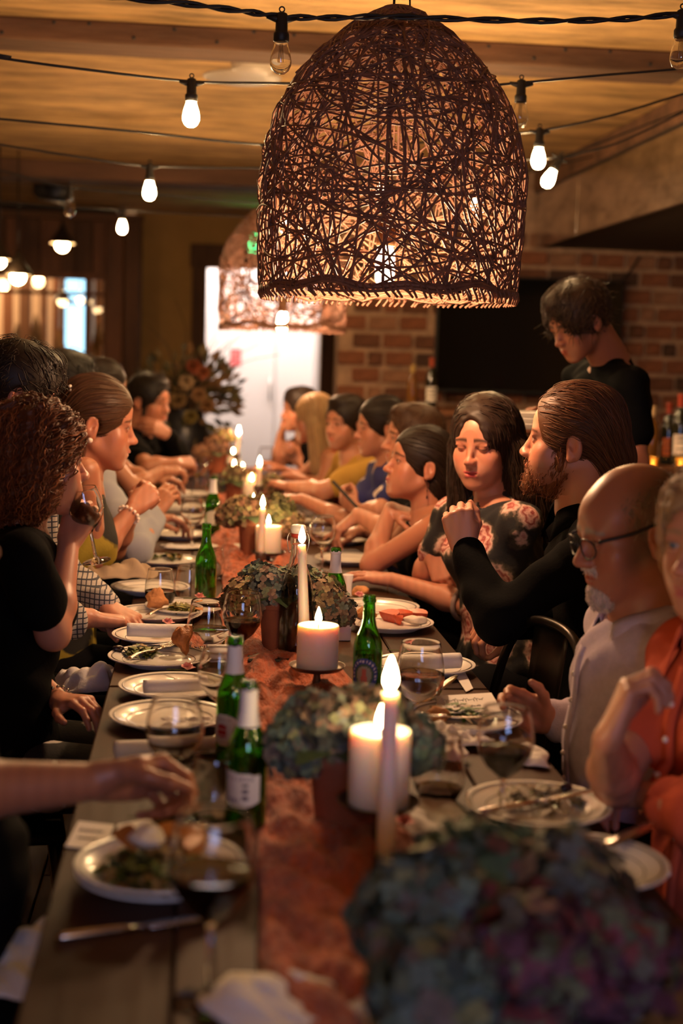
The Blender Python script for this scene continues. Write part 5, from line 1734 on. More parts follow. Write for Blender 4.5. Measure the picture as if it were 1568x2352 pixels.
def beard_spec(col, ln=.014, n=500, h_=.012, **kw):
    """beard shell around the jaw with short strands"""
    ops = [E((0, .030, -.056), (.060, .062, .070)), ('c', (-.045, .0, -.06), (0, .080, -.100), .018, .020), ('c', (.045, .0, -.06), (0, .080, -.100), .018, .020), ('c', (-.020, .088, -.051), (.020, .088, -.051), .0062, .0062, .008),
           ('c', (-.026, .078, -.062), (-.022, .075, -.095), .009, .010), ('c', (.026, .078, -.062), (.022, .075, -.095), .009, .010),
           *[('c', (q * .0655, .020, .012), (q * .060, .016, -.05), .006, .010, .012) for q in (-1, 1)],
           ('-e', (0, .092, .010), (.064, .072, .052), .008), ('-e', (0, .103, -.0655), (.0215, .020, .0080), .003),
           *[('-e', (q * .047, .082, -.034), (.026, .042, .022), .010) for q in (-1, 1)], ('-e', (0, -.058, -.05), (.095, .055, .12), .008), ('p', (0, 0, .016), (0, 0, 1))]
    d = dict(ops=ops, flow=lambda P: np.stack([P[:, 0] * 2, .25 + 0 * P[:, 0], -1 + 0 * P[:, 0]], 1), n=n, len=ln, step=.004, r=.0009, lift=.004, wob=.30, col=col, rough=.0025)
    d.update(kw)
    return d


# --- the person
def person(label, head, yaw, pitch=0, roll=0, hs=1.0, fem=False, skin=(.46, .235, .145), haircol=(.03, .018, .012), hair=None, beard=None, byaw=None, lean=.12, neck=None, pelvis=None,
           shoulders=None, sw=None, arms=(), cloth=None, sleeve='long', clothmat=None, trousers=None, neckline='crew', face=None, h=.003, stand=False, shell=.009, belly=0.0, dy=0.0, drop=.148, back=.035, legs=True, eyes=True, cl_h=.0085):
    skin = np.array(skin)
    at = lambda px, py, Y: globals()['at'](px, py, Y + dy)
    C = at(*head); yr, pr, rr = math.radians(yaw), math.radians(pitch), math.radians(roll)
    f = np.array([math.cos(yr) * math.cos(pr), math.sin(yr) * math.cos(pr), math.sin(pr)])
    x = unit(np.cross(f, (0, 0, 1))); z = np.cross(x, f)
    x, z = x * math.cos(rr) + z * math.sin(rr), z * math.cos(rr) - x * math.sin(rr)
    M = np.array([x, f, z]).T                                   # columns: right, forward, up
    by = math.radians(byaw if byaw is not None else yaw)
    fb = np.array([math.cos(by), math.sin(by), 0]); rb = np.array([math.sin(by), -math.cos(by), 0])   # body forward, body right
    N = at(*neck) if neck else C - np.array([0, 0, drop * hs]) - fb * back * hs
    if pelvis: PV = at(*pelvis)
    else: PV = np.array([N[0] - fb[0] * lean, N[1] - fb[1] * lean, .97 if stand else .545])
    sw = sw or (.165 if fem else .195)
    up = unit(N - PV); fwd = unit(fb - fb.dot(up) * up)
    SH = {1: N - up * .058 + rb * sw, -1: N - up * .058 - rb * sw}
    if shoulders:
        for k, v in shoulders.items(): SH[k] = at(*v)
    RT = np.array([rb, fwd, up])
    t = thing('person', label, 'person', (PV[0], PV[1], 0))
    P = dict(h=h, fem=fem, skin=skin, haircol=haircol); P.update(face or {})
    # head
    nb = M.T @ (N + up * .0 - C) / hs
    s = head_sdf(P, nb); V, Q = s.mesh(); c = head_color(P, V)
    VS = [V * hs @ M.T + C]; QS = [Q]; CS = [c]; nv = len(V)
    # torso skin (coarse; under the clothes except at the neckline)
    L = np.linalg.norm(N - PV)
    tor = [('e', PV + up * .02, (.150, .110, .11), RT, .0), ('e', PV + up * L * .38, (.128 if fem else .140, .095, .16), RT, .06), ('e', PV + up * L * .70, (.140 if fem else .160, .100, .155), RT, .06),
           ('c', SH[1] - up * .0, N - up * .045, .040, .056, .04), ('c', SH[-1] - up * .0, N - up * .045, .040, .056, .04), ('c', N - up * .06 - fb * .01, N + up * .0, .062 if fem else .070, .050 if fem else .057, .03)]
    if fem:
        for q in (-1, 1): tor.append(('e', PV + up * L * .68 + rb * q * .068 + fwd * .072, (.062, .056, .062), RT, .03))
    V, Q, _ = run_prims(tor, .010 if h < .004 else .013, .02); VS.append(V); QS.append(Q + nv); nv += len(V); CS.append(np.tile(skin, (len(V), 1)))
    # arms
    rad = .88 if fem else 1.0
    slv = []
    for A in arms:
        sd = A['side']; S_ = SH[sd]; El = at(*A['elbow']) if len(A['elbow']) == 3 and not A.get('world') else np.array(A['elbow'])
        W = at(*A['wrist']) if not A.get('world') else np.array(A['wrist'])
        if TX0 - .14 < El[0] < TX1 + .14 and TABLE - .12 < El[2] < TABLE + .060: El[2] = TABLE + .060
        if TX0 - .09 < W[0] < TX1 + .09 and TABLE - .10 < W[2] < TABLE + .040: W[2] = TABLE + .040
        tip = at(*A['tip']) if 'tip' in A else W + (W - El)
        if TX0 < tip[0] < TX1 and tip[2] < TABLE + .022: tip[2] = TABLE + .022
        n = np.array(A.get('palm', (0, 0, -1.0)), float)
        pr_ = [('c', S_, El, .046 * rad, .038 * rad, .02), ('c', El, El + (W - El) * .3, .038 * rad, .041 * rad, .02), ('c', El + (W - El) * .3, W, .041 * rad, .0255 * rad, .02)]
        pr_ += hand_prims(W, tip - W, n, sd, A.get('pose', 'relaxed'), (.93 if fem else 1.03) * A.get('hs', 1))
        R = frame(W - El)
        V, Q, _ = run_prims(pr_, A.get('h', max(h, .0026)), .012, R); VS.append(V); QS.append(Q + nv); nv += len(V)
        cc = np.tile(skin, (len(V), 1)); dk = np.linalg.norm(V - W, axis=1); cc *= np.where(dk[:, None] < .2, 1 - .06 * np.sin(V[:, :1] * 300), 1); CS.append(cc)
        sl = A.get('sleeve', sleeve); r0, r1, r2 = .060 * rad, .055 * rad, .044 * rad
        if sl == 'long': slv += [('c', S_, El, r0, r1, .03), ('c', El, El + (W - El) * .90, r1, r2, .025)]
        elif sl == 'half': slv += [('c', S_, El, r0, r1, .03), ('c', El, El + (W - El) * .45, r1, r2 * 1.15, .02)]
        elif sl == 'short': slv += [('c', S_, S_ + (El - S_) * .62, r0, r1 * 1.12, .03)]
        elif sl == 'cap': slv += [('c', S_, S_ + (El - S_) * .25, r0, r0 * .95, .03)]
    body = fast_mesh('body', np.concatenate(VS), np.concatenate(QS), M_skin, t, np.concatenate(CS))
    # eyes
    if eyes:
        for q in (-1, 1):
            k = 12; mb = MB(); iris = np.array(P.get('iris', (.10, .05, .025)))
            prof = [(math.sin(a) * .0129, math.cos(a) * .0129) for a in np.linspace(0, math.pi, 14)]
            dirv = unit(np.array([P.get('gaze', 0.0), 1, P.get('gazez', -.08)])); F = frame(dirv).T
            mb.lathe(prof[::-1], 14, R=F); V = np.concatenate(mb.v); ca = V @ dirv / .0129
            col = np.where((ca > .975)[:, None], np.array([.01, .01, .01]), np.where((ca > .86)[:, None], iris, np.array([.55, .48, .44])))
            Vw = (V + np.array([q * .031, .0735, .003])) * hs @ M.T + C
            MB().add(Vw, mb.f, 0, col).build('eye', M_eye, t, vcol=True)
    # clothes
    if cloth is not False:
        e = shell; CL = [('e', PV + up * .05, (.168 + e, .128 + e, .13), RT, .0), ('e', PV + up * L * .36 + fwd * belly * .5, (.146 + e, .105 + e + belly * .7, .17), RT, .06), ('e', PV + up * L * .68 + fwd * belly * .2, (.152 + e if fem else .172 + e, .108 + e + belly * .3, .165), RT, .06)]
        wide = {'halter': .55, 'tank': .72}.get(sleeve, 1.0)
        for q in (1, -1):
            S_ = SH[q] * wide + (N - up * .058) * (1 - wide)
            CL.append(('c', S_, N - up * .06, .044 + e if wide == 1 else .030 + e, .056 + e, .04))
        if fem:
            for q in (-1, 1): CL.append(('e', PV + up * L * .68 + rb * q * .068 + fwd * .072, (.064 + e, .058 + e, .064 + e), RT, .03))
        if neckline != 'strapless': CL.append(('c', N - up * .065 - fb * .01, N - up * (.012 if neckline != 'high' else -.015), .066 + e * .5, .058 + e * .5 if not fem else .053 + e * .5, .02))
        CL += slv
        nrad = (.056 if fem else .064)
        if neckline == 'crew': CL.append(('c', N - up * .005 + fb * .004, N + up * .1 + fb * .02, nrad, nrad, .004, '-'))
        if neckline == 'v': CL += [('c', N + up * .0 + fb * .02, N + up * .1 + fb * .02, nrad, nrad, .004, '-'), ('c', N + fwd * .10 - up * .15, N + fwd * .07, .015, .060, .006, '-')]
        if neckline == 'scoop': CL += [('c', N + up * .0 + fb * .02, N + up * .1 + fb * .02, nrad, nrad, .004, '-'), ('e', N + fwd * .075 - up * .045, (.085, .07, .075), RT, .006, '-')]
        V, Q, _ = run_prims(CL, cl_h, .03, None, lambda s_: s_.wrinkle(.0105, (18, 27, 40, 56), int(abs(head[0])) + 3))
        fast_mesh('shirt' if not fem else 'top', V, Q, clothmat, t); shirtV = V
    # legs
    if legs:
        LG = []; hip = PV - up * .0
        for q in (-1, 1):
            H_ = hip + rb * q * .09
            if stand: K = np.array([H_[0] + fb[0] * .03, H_[1] + fb[1] * .03, .50]); A_ = np.array([K[0] - fb[0] * .03, K[1] - fb[1] * .03, .09])
            else: K = np.array([H_[0] + fb[0] * .40 + rb[0] * q * .02, H_[1] + fb[1] * .40 + rb[1] * q * .02, .52]); A_ = np.array([K[0] + fb[0] * .02, K[1] + fb[1] * .02, .10])
            LG += [('c', H_, K, .088, .062, .03), ('c', K, A_, .060, .044, .03)]
            sb = MB().ball(A_ + fb * .06 + np.array([0, 0, -.052]), (.05, .13, .045), 12, R=rotz(by - math.pi / 2)); sb.build('shoe', M_blackplastic, t)
        LG.append(('e', hip + np.array([0, 0, .01]), (.165, .125, .09), np.array([rb, fb, (0, 0, 1.0)]), .04))
        V, Q, _ = run_prims(LG, .016, .03); fast_mesh('trousers', V, Q, trousers or M_cloth['charcoal'], t)
    if hair: hair_build(t, hair, M, C, hs, hair.get('h', max(h, .0035)), 'hair')
    if beard: hair_build(t, beard, M, C, hs, max(h, .0028), 'beard')
    return dict(V=shirtV, t=t, M=M, C=C, hs=hs, N=N, PV=PV, SH=SH, fb=fb, rb=rb, up=up, fwd=fwd)


def lap(N_px, side_dir, Y):
    return None
# ------------------------------------------------------------------ cloth materials (printed patterns are flat print)
M_cloth = {}


def cloth(name, col, **kw):
    M_cloth[name] = mat('cloth_' + name, col, kw.pop('rough', .85), bump=kw.pop('bump', (160, .12)), spec=.06, **kw)
    return M_cloth[name]


for n_, c_ in (('black', (.0032, .0030, .0032)), ('charcoal', (.008, .008, .0095)), ('grey_blue', (.30, .31, .36)), ('coral', (.50, .085, .045)), ('mustard', (.42, .24, .055)), ('red', (.34, .015, .012)), ('brown', (.08, .045, .025)),
               ('black_tee', (.0036, .0038, .0045)), ('navy', (.02, .025, .06))):
    cloth(n_, c_)


def node_cloth(name, build, rough=.85):
    m = mat('cloth_' + name, (.5, .5, .5), rough, bump=(160, .12)); nt = m.node_tree
    tc = nt.nodes.new('ShaderNodeTexCoord')
    out = build(nt, tc.outputs['Object']); nt.links.new(out, nt.nodes['Principled BSDF'].inputs['Base Color'])
    M_cloth[name] = m


def ramp(nt, src, stops, mode='LINEAR'):
    r = nt.nodes.new('ShaderNodeValToRGB'); r.color_ramp.interpolation = mode
    while len(r.color_ramp.elements) < len(stops): r.color_ramp.elements.new(.5)
    for e, (p, c) in zip(r.color_ramp.elements, stops): e.position = p; e.color = (*c, 1)
    nt.links.new(src, r.inputs[0])
    return r.outputs[0]


def warp(nt, vec, sc, amt):
    n = nt.nodes.new('ShaderNodeTexNoise'); n.inputs['Scale'].default_value = sc; n.inputs['Detail'].default_value = 3; nt.links.new(vec, n.inputs['Vector'])
    m = nt.nodes.new('ShaderNodeVectorMath'); m.operation = 'MULTIPLY_ADD'; nt.links.new(n.outputs['Color'], m.inputs[0]); m.inputs[1].default_value = (amt,) * 3; nt.links.new(vec, m.inputs[2])
    return m.outputs[0]


def check_nodes(freq, line, dark, light):
    def f(nt, v):
        sep = nt.nodes.new('ShaderNodeSeparateXYZ'); nt.links.new(v, sep.inputs[0]); outs = []
        for ax in ('X', 'Y', 'Z'):
            a = nt.nodes.new('ShaderNodeMath'); a.operation = 'MULTIPLY'; a.inputs[1].default_value = freq; nt.links.new(sep.outputs[ax], a.inputs[0])
            b = nt.nodes.new('ShaderNodeMath'); b.operation = 'FRACT'; nt.links.new(a.outputs[0], b.inputs[0])
            c = nt.nodes.new('ShaderNodeMath'); c.operation = 'LESS_THAN'; c.inputs[1].default_value = line; nt.links.new(b.outputs[0], c.inputs[0]); outs.append(c.outputs[0])
        m = nt.nodes.new('ShaderNodeMath'); m.operation = 'MAXIMUM'; nt.links.new(outs[0], m.inputs[0]); nt.links.new(outs[2], m.inputs[1])
        return ramp(nt, m.outputs[0], ((0, light), (1, dark)))
    return f


node_cloth('check', check_nodes(75, .24, (.035, .04, .06), (.44, .40, .37)))
cloth('fine_lavender', (.52, .44, .54), noise=(60, .10), bump=(300, .2))


def floral(nt, v):
    w_ = warp(nt, warp(nt, v, 9, .05), 38, .022)
    vo = nt.nodes.new('ShaderNodeTexVoronoi'); vo.inputs['Scale'].default_value = 9.0; nt.links.new(w_, vo.inputs['Vector'])
    n = nt.nodes.new('ShaderNodeTexNoise'); n.inputs['Scale'].default_value = 60; nt.links.new(v, n.inputs['Vector'])
    a = nt.nodes.new('ShaderNodeMath'); a.operation = 'MULTIPLY_ADD'; a.inputs[1].default_value = .22; nt.links.new(n.outputs['Fac'], a.inputs[0]); nt.links.new(vo.outputs['Distance'], a.inputs[2])
    s_ = nt.nodes.new('ShaderNodeMath'); s_.operation = 'SUBTRACT'; s_.inputs[1].default_value = .11; nt.links.new(a.outputs[0], s_.inputs[0])
    return ramp(nt, s_.outputs[0], ((0, (.16, .012, .012)), (.10, (.40, .06, .05)), (.17, (.70, .36, .31)), (.23, (.22, .02, .02)), (.30, (.74, .43, .37)), (.37, (.28, .035, .03)), (.44, (.70, .46, .39)), (.52, (.06, .05, .035)), (.60, (.014, .013, .015))))


node_cloth('floral', floral)


def blobs(c0, c1, sc, th):
    def f(nt, v):
        w_ = warp(nt, v, 12, .06)
        vo = nt.nodes.new('ShaderNodeTexVoronoi'); vo.inputs['Scale'].default_value = sc; nt.links.new(w_, vo.inputs['Vector'])
        return ramp(nt, vo.outputs['Distance'], ((0, c1), (th, c1), (th + .04, c0), (1, c0)))
    return f


node_cloth('blue_leaf', blobs((.018, .020, .12), (.60, .48, .44), 11, .30))
node_cloth('yellow_black', blobs((.30, .22, .02), (.012, .010, .008), 6, .42))
node_cloth('ivory_swirl', blobs((.018, .016, .016), (.55, .50, .46), 9, .36))

SK_A = (.48, .205, .128); SK_B = (.41, .168, .098); SK_C = (.33, .128, .072)
AUBURN = (.13, .038, .014); DK = (.022, .012, .008); BR = (.075, .034, .017); BLOND = (.40, .245, .12)


def flow_sweep(P):
    fr = np.clip((P[:, 1] + .02) / .05, 0, 1)
    return np.stack([np.sign(P[:, 0]) * (.15 + .6 * fr), -.1 - 1.0 * fr, -1.0 + .55 * fr], 1)


def side_locks(x, y0, z0, z1, r0, r1, ybk=-.03): return [('c', (q * x, y0, z0), (q * (x + .008), ybk, z1), r0, r1, .02) for q in (-1, 1)]


H_slick = dict(ops=[cap(.013), E((0, -.02, .082), (.070, .085, .050)), E((0, -.070, .01), (.070, .052, .085)), ('c', (0, -.085, -.03), (0, -.078, -.115), .056, .040, .02), FACECUT_HIGH, *ears_out()], flow=flow_back, n=1500, len=.17, step=.008, r=.0011, lift=.004, wob=.14, col=(.115, .044, .018), seed=4)
H_long = dict(ops=[cap(.015), *side_locks(.072, -.014, -.02, -.20, .040, .048), ('c', (-.080, -.045, -.05), (-.120, -.07, -.21), .050, .058, .03), ('c', (0, -.075, -.0), (0, -.075, -.22), .075, .072, .03), ('-e', (0, .118, -.058), (.068, .090, .100), .006), ('-c', (0, .120, -.045), (0, .102, .062), .074, .030)], flow=flow_part, n=1100, len=.26, step=.012, r=.0014, lift=.005, wob=.14, curl=.34, rough=.002, col=(.030, .016, .010), seed=5)
H_bob = dict(ops=[cap(.012), E((0, -.058, -.02), (.074, .058, .085)), ('c', (0, -.075, -.05), (0, -.07, -.14), .055, .040, .03), FACECUT, *ears_out()], flow=flow_back, n=700, len=.16, step=.009, r=.0012, lift=.003, wob=.10, col=DK, seed=6)
H_tail = dict(ops=[cap(.012), E((0, -.065, .0), (.070, .055, .08)), ('c', (0, -.090, -.01), (0, -.10, -.20), .045, .035, .03), FACECUT, *ears_out()], flow=flow_back, n=600, len=.18, step=.010, r=.0013, lift=.003, wob=.10, col=DK, seed=7)
H_blond = dict(ops=[cap(.014), *side_locks(.066, -.01, -.02, -.26, .040, .042, -.02), ('c', (0, -.075, -.0), (0, -.085, -.28), .07, .066, .03), ('-e', (0, .118, -.045), (.069, .085, .115), .006)], flow=flow_down, n=800, len=.30, step=.014, r=.0016, lift=.004, wob=.06, col=BLOND, seed=8)
H_curly = dict(ops=[cap(.022), E((0, -.02, .075), (.086, .088, .060)), *[E((q * .068, -.030, -.035), (.046, .058, .082)) for q in (-1, 1)], E((0, -.075, -.03), (.088, .055, .100)), ('-e', (0, .128, -.045), (.090, .100, .118), .006)], flow=flow_sweep, n=1500, len=.13, step=.009, r=.0014, lift=.012, wob=.22, curl=.50, rough=.012, col=AUBURN, col2=(.30, .095, .03), mix=.25, seed=9)
H_half = dict(ops=[cap(.011), E((0, -.062, .0), (.069, .055, .082)), ('c', (0, -.080, -.02), (0, -.062, -.17), .062, .050, .03), *[('c', (q * .062, -.045, -.03), (q * .060, -.035, -.13), .025, .018, .02) for q in (-1, 1)], FACECUT, *ears_out()], flow=flow_back, n=1300, len=.18, step=.009, r=.0011, lift=.003, wob=.08, col=(.075, .032, .014), seed=10)
H_grey = dict(ops=[cap(-.0012), ('-e', (0, .045, .135), (.088, .120, .080), .02), ('-e', (0, .112, -.020), (.085, .085, .14), .02), *ears_out(.02), ('p', (0, -.05, -.058), (0, .42, -1))], flow=flow_short, n=2600, len=.022, step=.005, r=.0007, lift=.005, wob=.3, col=(.30, .225, .175), seed=11)
H_fair = dict(ops=[cap(.022), *[E((q * .070, -.005, -.015), (.030, .055, .065)) for q in (-1, 1)], E((0, -.07, -.02), (.075, .05, .08)), FACECUT], flow=flow_part, n=900, len=.10, step=.008, r=.0013, lift=.008, wob=.3, rough=.004, col=(.42, .25, .12), seed=12)
H_wave = short_hair(DK, .018, 800, len=.06, r=.0014, lift=.012, curl=.3, seed=13)
H_mop = short_hair((.045, .024, .014), .020, 1000, len=.075, r=.0014, lift=.012, curl=.15, seed=14)

PEOPLE = {}
# ---- right side of the table, near to far
PEOPLE['coral'] = person('woman in a coral shirt cut by the right edge, ring on her raised hand', (1660, 1245, 2.15), 212, -4, fem=True, skin=SK_A, haircol=(.35, .22, .12), hair=H_fair, byaw=196, h=.0024, lean=.05,
    arms=[dict(side=1, elbow=(1408, 1850, 2.14), wrist=(1396, 1700, 1.95), tip=(1432, 1606, 1.96), palm=(.9, -.15, -.25), pose='chin', sleeve='short'), dict(side=-1, elbow=(1610, 1880, 1.98), wrist=(1478, 1843, 2.14), tip=(1385, 1832, 2.24), palm=(0, 0, -1), pose='relaxed', sleeve='half')],
    shoulders={1: (1575, 1500, 2.38), -1: (1830, 1520, 2.0)}, clothmat=M_cloth['coral'], face=dict(eye_open=1.0, lip=(.45, .12, .10), iris=(.06, .08, .12)))
PEOPLE['older'] = person('older balding man with glasses and white goatee in a pale lavender shirt, looking down', (1452, 1222, 2.72), 186, -13, dy=-.08, hs=1.07, skin=SK_B, haircol=(.50, .42, .34), hair=H_grey, byaw=186, h=.0024, lean=.09, belly=.075, sw=.175,
    arms=[dict(side=1, elbow=(1440, 1650, 3.06), wrist=(1258, 1656, 2.93), tip=(1140, 1600, 2.9), palm=(0, -1, -.25), pose='relaxed'), dict(side=-1, elbow=(1545, 1740, 2.62), wrist=(1475, 1850, 2.80), tip=(1400, 1870, 2.88), palm=(0, 0, -1), pose='relaxed')],
    clothmat=M_cloth['fine_lavender'], face=dict(eye_open=.35, nose=1.15, scalp=(.12, .088, .070), brow=(.38, .30, .24), brow_w=1.3, gazez=-.5, neck=.066, jaw=1.06),
    beard=beard_spec((.68, .56, .46), .010, 700, ops=[('c', (-.016, .080, -.100), (.016, .080, -.100), .015, .015, .01), E((0, .086, -.090), (.018, .010, .020)), E((0, .074, -.112), (.024, .020, .020)), ('c', (-.022, .090, -.050), (.022, .090, -.050), .0068, .0068, .006), ('-e', (0, .103, -.0655), (.0215, .020, .0080), .003)]))
PEOPLE['slick'] = person('bearded man with slicked-back brown hair and a black shirt, fist raised', (1314, 1015, 3.3), 160, 2, dy=.2, hs=1.13, skin=SK_A, haircol=(.13, .045, .018), hair=H_slick, byaw=178, h=.0022, lean=.10,
    arms=[dict(side=-1, elbow=(1148, 1425, 3.02), wrist=(1066, 1262, 3.2), tip=(1046, 1165, 3.2), palm=(.25, 1, 0), pose='fist'), dict(side=1, elbow=(1320, 1430, 3.55), wrist=(1172, 1425, 3.36), tip=(1085, 1445, 3.3), palm=(.2, .3, -1), pose='grip')],
    shoulders={-1: (1385, 1250, 3.12)}, clothmat=M_cloth['black'], face=dict(eye_open=.8, brow=(.10, .04, .02), stubble=.5, jaw=1.05, neck=.064), beard=beard_spec((.20, .068, .025), .020, 1500, r=.0010, lift=.008))
PEOPLE['floral'] = person('woman with long dark hair and a rose print top, eyes lowered, forearm on the table', (1113, 1016, 3.85), 234, -10, dy=.12, hs=1.05, fem=True, skin=SK_A, haircol=DK, hair=H_long, byaw=200, h=.0022, lean=.08,
    arms=[dict(side=-1, elbow=(1080, 1392, 3.92), wrist=(898, 1350, 4.16), tip=(800, 1316, 4.26), palm=(0, .2, -1), pose='flat', sleeve='short'), dict(side=1, elbow=(972, 1390, 4.14), wrist=(996, 1272, 4.06), tip=(1032, 1365, 4.0), palm=(.4, 1, 0), pose='droop', sleeve='short')],
    shoulders={-1: (1195, 1200, 3.72), 1: (1045, 1180, 4.02)}, clothmat=M_cloth['floral'], face=dict(eye_open=.0, lip=(.46, .075, .075), mouth=.35, shadow=.75, brow_w=1.15, lash=(.01, .006, .005)))
PEOPLE['chin'] = person('dark-haired woman in a black sleeveless top resting her lifted chin over her hand', (963, 1068, 4.42), 188, 9, dy=.08, fem=True, skin=SK_B, haircol=DK, hair=H_bob, byaw=190, h=.0025, lean=.16,
    arms=[dict(side=-1, elbow=(852, 1312, 4.36), wrist=(897, 1168, 4.48), tip=(985, 1196, 4.42), palm=(0, .3, -1), pose='droop'), dict(side=1, elbow=(900, 1300, 4.75), wrist=(960, 1320, 4.6), tip=(1000, 1330, 4.5), palm=(0, 0, -1), pose='relaxed')],
    shoulders={-1: (1012, 1200, 4.26)}, sleeve='tank', clothmat=M_cloth['black'], face=dict(eye_open=.6, lip=(.40, .10, .09), nose=1.12, brow_w=1.1))
PEOPLE['behind'] = person('man in profile half hidden behind the dark-haired woman with lifted chin', (950, 1008, 4.98), 184, 0, dy=.12, skin=SK_A, haircol=BR, hair=short_hair(BR, .012, 400, seed=21), byaw=186, h=.003, lean=.14,
    arms=[dict(side=-1, elbow=(905, 1228, 4.75), wrist=(822, 1182, 4.92), tip=(768, 1222, 4.95), palm=(0, .2, -1), pose='droop', sleeve='short'), dict(side=1, elbow=(900, 1230, 5.2), wrist=(830, 1220, 5.1), tip=(790, 1225, 5.1), palm=(0, 0, -1), pose='relaxed', sleeve='short')],
    clothmat=M_cloth['charcoal'], face=dict(nose=1.2, eye_open=.8))
PEOPLE['blue'] = person('woman with dark tied hair in a blue leaf print shirt holding a phone', (876, 982, 5.65), 186, -4, dy=.1, fem=True, skin=SK_A, haircol=DK, hair=H_tail, byaw=188, h=.003, lean=.12,
    arms=[dict(side=-1, elbow=(868, 1175, 5.35), wrist=(822, 1172, 5.5), tip=(775, 1140, 5.55), palm=(-.2, .6, .5), pose='grip', sleeve='short'), dict(side=1, elbow=(795, 1198, 5.55), wrist=(692, 1146, 5.75), tip=(640, 1140, 5.85), palm=(0, 0, -1), pose='relaxed', sleeve='short')],
    clothmat=M_cloth['blue_leaf'], face=dict(eye_open=.5, nose=1.1))
PEOPLE['mustard'] = person('man with short dark hair in a mustard shirt turned toward the camera', (796, 972, 6.4), 216, -3, skin=SK_A, haircol=DK, hair=short_hair(DK, .013, 350, seed=22), byaw=190, h=.0032, lean=.2,
    arms=[dict(side=-1, elbow=(742, 1128, 6.2), wrist=(665, 1118, 6.45), tip=(628, 1108, 6.5), palm=(0, 0, -1), pose='relaxed', sleeve='short'), dict(side=1, elbow=(760, 1130, 6.8), wrist=(700, 1120, 6.7), tip=(660, 1118, 6.7), palm=(0, 0, -1), pose='relaxed', sleeve='short')],
    clothmat=M_cloth['mustard'], face=dict(stubble=.25))
PEOPLE['blonde'] = person('woman with long straight blonde hair in a red top near the table end', (722, 962, 7.2), 165, -6, fem=True, skin=SK_B, haircol=BLOND, hair=H_blond, byaw=180, h=.0035, lean=.36,
    arms=[dict(side=-1, elbow=(738, 1120, 7.0), wrist=(676, 1095, 7.1), tip=(640, 1090, 7.2), palm=(0, 0, -1), pose='relaxed'), dict(side=1, elbow=(690, 1110, 7.5), wrist=(650, 1080, 7.5), tip=(630, 1070, 7.5), palm=(0, 0, -1), pose='relaxed')],
    sleeve='tank', clothmat=M_cloth['red'])
PEOPLE['end'] = person('dark-haired man at the far right table end with a hand at his mouth', (690, 942, 8.0), 190, -4, skin=SK_B, haircol=DK, hair=short_hair(DK, .016, 300, seed=23), byaw=186, h=.0035, lean=.36,
    arms=[dict(side=1, elbow=(640, 1062, 8.1), wrist=(645, 1000, 8.05), tip=(652, 968, 8.0), palm=(1, 0, 0), pose='chin', sleeve='short'), dict(side=-1, elbow=(712, 1085, 7.8), wrist=(688, 1062, 7.8), tip=(662, 1036, 7.8), palm=(-.3, .5, .3), pose='grip', sleeve='short')],
    clothmat=M_cloth['black'])
# ---- standing server
PEOPLE['server'] = person('standing young man in a black tee looking down in front of the television', (1328, 738, 4.7), 200, -30, skin=SK_C, haircol=(.045, .022, .012), hair=H_mop, byaw=196, h=.0028, stand=True, lean=.0, neck=(1402, 832, 4.78), neckline='high',
    arms=[dict(side=-1, elbow=(1462, 1062, 4.6), wrist=(1300, 1050, 4.45), tip=(1235, 1010, 4.5), palm=(0, 0, 1), pose='grip', sleeve='short'), dict(side=1, elbow=(1350, 1060, 5.05), wrist=(1262, 1010, 4.85), tip=(1215, 985, 4.8), palm=(0, 0, 1), pose='grip', sleeve='short')],
    shoulders={-1: (1450, 885, 4.6)}, clothmat=M_cloth['black_tee'], face=dict(eye_open=.25, brow_w=1.2))
# ---- left side, near to far
PEOPLE['near'] = person('person in dark clothes at the left edge, bare arm reaching to a wine glass', (-190, 1190, 1.95), 10, -10, belly=.07, skin=SK_C, haircol=DK, hair=short_hair(DK, .012, 300, seed=24), byaw=10, h=.0028, lean=.02,
    arms=[dict(side=-1, elbow=(-190, 1825, 1.86), wrist=(222, 1795, 1.93), tip=(405, 1778, 1.97), palm=(.1, -.8, -.5), pose='pinch', sleeve='short', h=.0024), dict(side=1, elbow=(-560, 1900, 1.7), wrist=(-300, 2050, 1.8), tip=(-150, 2060, 1.85), palm=(0, 0, -1), pose='relaxed', sleeve='short')],
    clothmat=M_cloth['black'], trousers=M_cloth['black'])
PEOPLE['curly'] = person('woman with curly auburn hair in a black top drinking from a wine glass', (88, 1062, 3.3), 20, 0, dy=-.15, fem=True, hs=1.0, skin=SK_A, haircol=AUBURN, hair=H_curly, byaw=8, h=.0024, lean=.06,
    arms=[dict(side=1, elbow=(122, 1455, 3.12), wrist=(158, 1242, 3.28), tip=(205, 1150, 3.33), palm=(.35, .9, .1), pose='grip', sleeve='short'), dict(side=-1, elbow=(60, 1560, 3.5), wrist=(138, 1612, 3.22), tip=(200, 1612, 3.15), palm=(0, 0, -1), pose='relaxed', sleeve='half')],
    shoulders={1: (52, 1275, 3.08)}, clothmat=M_cloth['black'], trousers=M_cloth['ivory_swirl'], face=dict(eye_open=.5))
PEOPLE['check'] = person('man with tousled black hair in a checked shirt behind the curly-haired woman', (42, 905, 3.95), 12, -16, dy=-.27, skin=SK_A, haircol=(.012, .009, .008), hair=H_wave, byaw=5, h=.0028, lean=.12,
    arms=[dict(side=1, elbow=(118, 1428, 3.80), wrist=(205, 1434, 3.86), tip=(290, 1445, 3.92), palm=(0, 0, -1), pose='relaxed', sleeve='half'), dict(side=-1, elbow=(150, 1330, 4.2), wrist=(248, 1405, 4.0), tip=(300, 1440, 3.95), palm=(0, 0, -1), pose='relaxed', sleeve='long')],
    shoulders={1: (70, 1180, 3.72)}, clothmat=M_cloth['check'], face=dict(eye_open=.3))
